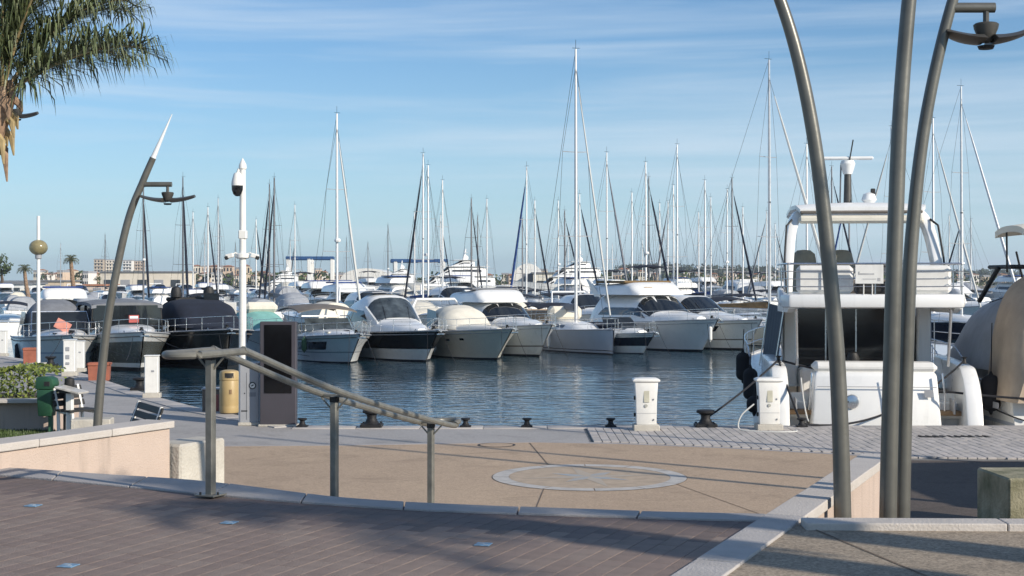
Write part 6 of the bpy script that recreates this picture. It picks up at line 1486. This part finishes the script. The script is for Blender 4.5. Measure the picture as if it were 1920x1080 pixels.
def palm(label, base, crown, fronds, tr=.2, group=None, boots=True):
    t = thing('palm_tree', label, 'palm tree', base, 0, group); c = Vector(crown) - Vector(base)
    path = bez([Vector((0, 0, 0)), c * .5 + Vector((-.05, 0, 0)), c], 10); n = len(path)
    MB().tube(path, [tr * (1.25 - .35 * i / n) * (1 + .04 * (i % 2)) for i in range(n)], 14).build('trunk', M_bark, t)
    if boots:
        for i in range(22):
            a = i * 2.4; f = .86 + .14 * i / 22; p = c * f; d = Vector((math.cos(a), math.sin(a), .0))
            q0 = p + d * tr * .75; q1 = q0 + d * .10 + Vector((0, 0, -.08)); q2 = q1 + d * .03 + Vector((0, 0, -.34 * (1.1 - i / 26)))
            MB().tube([p + d * tr * .5 + Vector((0, 0, .25)), q0, q1, q2], [.05, .06, .05, .012], 6).build('leaf_boot', M_palmrib if i % 3 else M_bark, t)
    for i, fr in enumerate(fronds):
        o = frond(*fr[:4], seed=i + 3, **(fr[4] if len(fr) > 4 else {})).build('frond', [M_palm, M_palmrib], t, smooth=False); o.location = c
    return t
pc = at(4, 180, 20.0)
pb = Vector(((-200 - 960) / F * 20.0, 20.0, QUAY))
fr = [(2.2, R(-6), R(33), .5, dict(nl=66, ll=.95, hang=.88)), (2.0, R(34), R(40), .6, dict(nl=54, ll=.85, hang=.86)), (2.3, R(14), R(60), .85, dict(nl=56, ll=.85, hang=.88)), (2.5, R(-40), R(66), .9, dict(nl=54, ll=.75)), (2.6, R(44), R(58), .9, dict(nl=54, ll=.75)), (2.6, R(75), R(70), 1.0), (2.6, R(120), R(60), 1.3), (2.6, R(165), R(58), 1.4), (2.6, R(-160), R(66), 1.2), (2.6, R(-115), R(60), 1.4), (2.5, R(-70), R(72), 1.0), (2.4, R(0), R(80), .9, dict(nl=54, ll=.75)), (2.4, R(-25), R(76), 1.1, dict(nl=54, ll=.8)), (2.3, R(100), R(82), .5)]
palm('queen palm with drooping feathery fronds hanging into the sky', pb, pc, fr, .20)
# palms beyond the left boats
for (px, py, yb, D, lab) in ((133, 490, 560, 210, 'tall fan headed palm rising behind the bent lamp post'), (46, 508, 560, 230, 'shorter green palm between the pine and the globe lamp')):
    c = at(px, py, D); b = Vector((c.x + .6, D, 1.0)); s = D / F * 24 / 2.2 * 1.5
    palm(lab, b, c, [(s, R(a), R(30 + (i % 3) * 22), 1.5, dict(nl=22, ll=s * .38, hang=.5, rw=.05)) for i, a in enumerate(range(0, 360, 24))], .28, 'palms on the far shore', False)
    tq = at(px, yb, D)
# palms standing beside the viewpoint (they throw the soft shadows on the terrace)
fr2 = [(2.9, R(a), R(38 + (i % 3) * 16), 1.6, dict(nl=40, ll=.75)) for i, a in enumerate(range(0, 360, 26))]
fr3 = [(1.6, R(a), R(38 + (i % 3) * 16), 1.3, dict(nl=26, ll=.5)) for i, a in enumerate(range(0, 360, 30))]
palm('palm tree at the terrace edge behind the viewpoint', (9.0, 2.1, TERR), (8.9, 2.1, 7.55), fr3, .2, 'palms along the terrace')
palm('palm tree standing further along the terrace', (8.6, 3.5, TERR), (8.6, 3.5, 7.5), fr3, .2, 'palms along the terrace')
# low building added out of view to cast shade on the asphalt
ho = thing('harbour_office', 'low harbour office pavilion at the end of the dark asphalt', 'building', (12.6, 15.2, QUAY), .1)
MB().box((0, 0, 1.5), (3.6, 3.4, 3.0)).build('wall', HOUSE[0], ho, smooth=False); MB().box((0, 0, 3.1), (4.2, 4.0, .2)).build('roof', M_cab, ho, smooth=False)
MB().box((-1.82, 0, 1.1), (.06, .95, 2.1)).build('door', M_winfar, ho); MB().box((-1.82, 1.1, 1.6), (.06, .8, 1.0)).build('window', M_winfar, ho)

# ================================================================== HAZE
hb = MB().box((0, 2240, 30.0), (3400, 4530, 66)).build('haze', mat('marine haze', (1, 1, 1)), smooth=False)
tag(hb, kind='stuff')
hm_ = hb.data.materials[0]; hm_.node_tree.nodes.clear()
ho_ = hm_.node_tree.nodes.new('ShaderNodeOutputMaterial'); hv = hm_.node_tree.nodes.new('ShaderNodeVolumePrincipled')
hv.inputs['Color'].default_value = (.80, .88, 1.0, 1); hv.inputs['Density'].default_value = HAZE; hv.inputs['Anisotropy'].default_value = 0.2
hm_.node_tree.links.new(hv.outputs[0], ho_.inputs['Volume'])
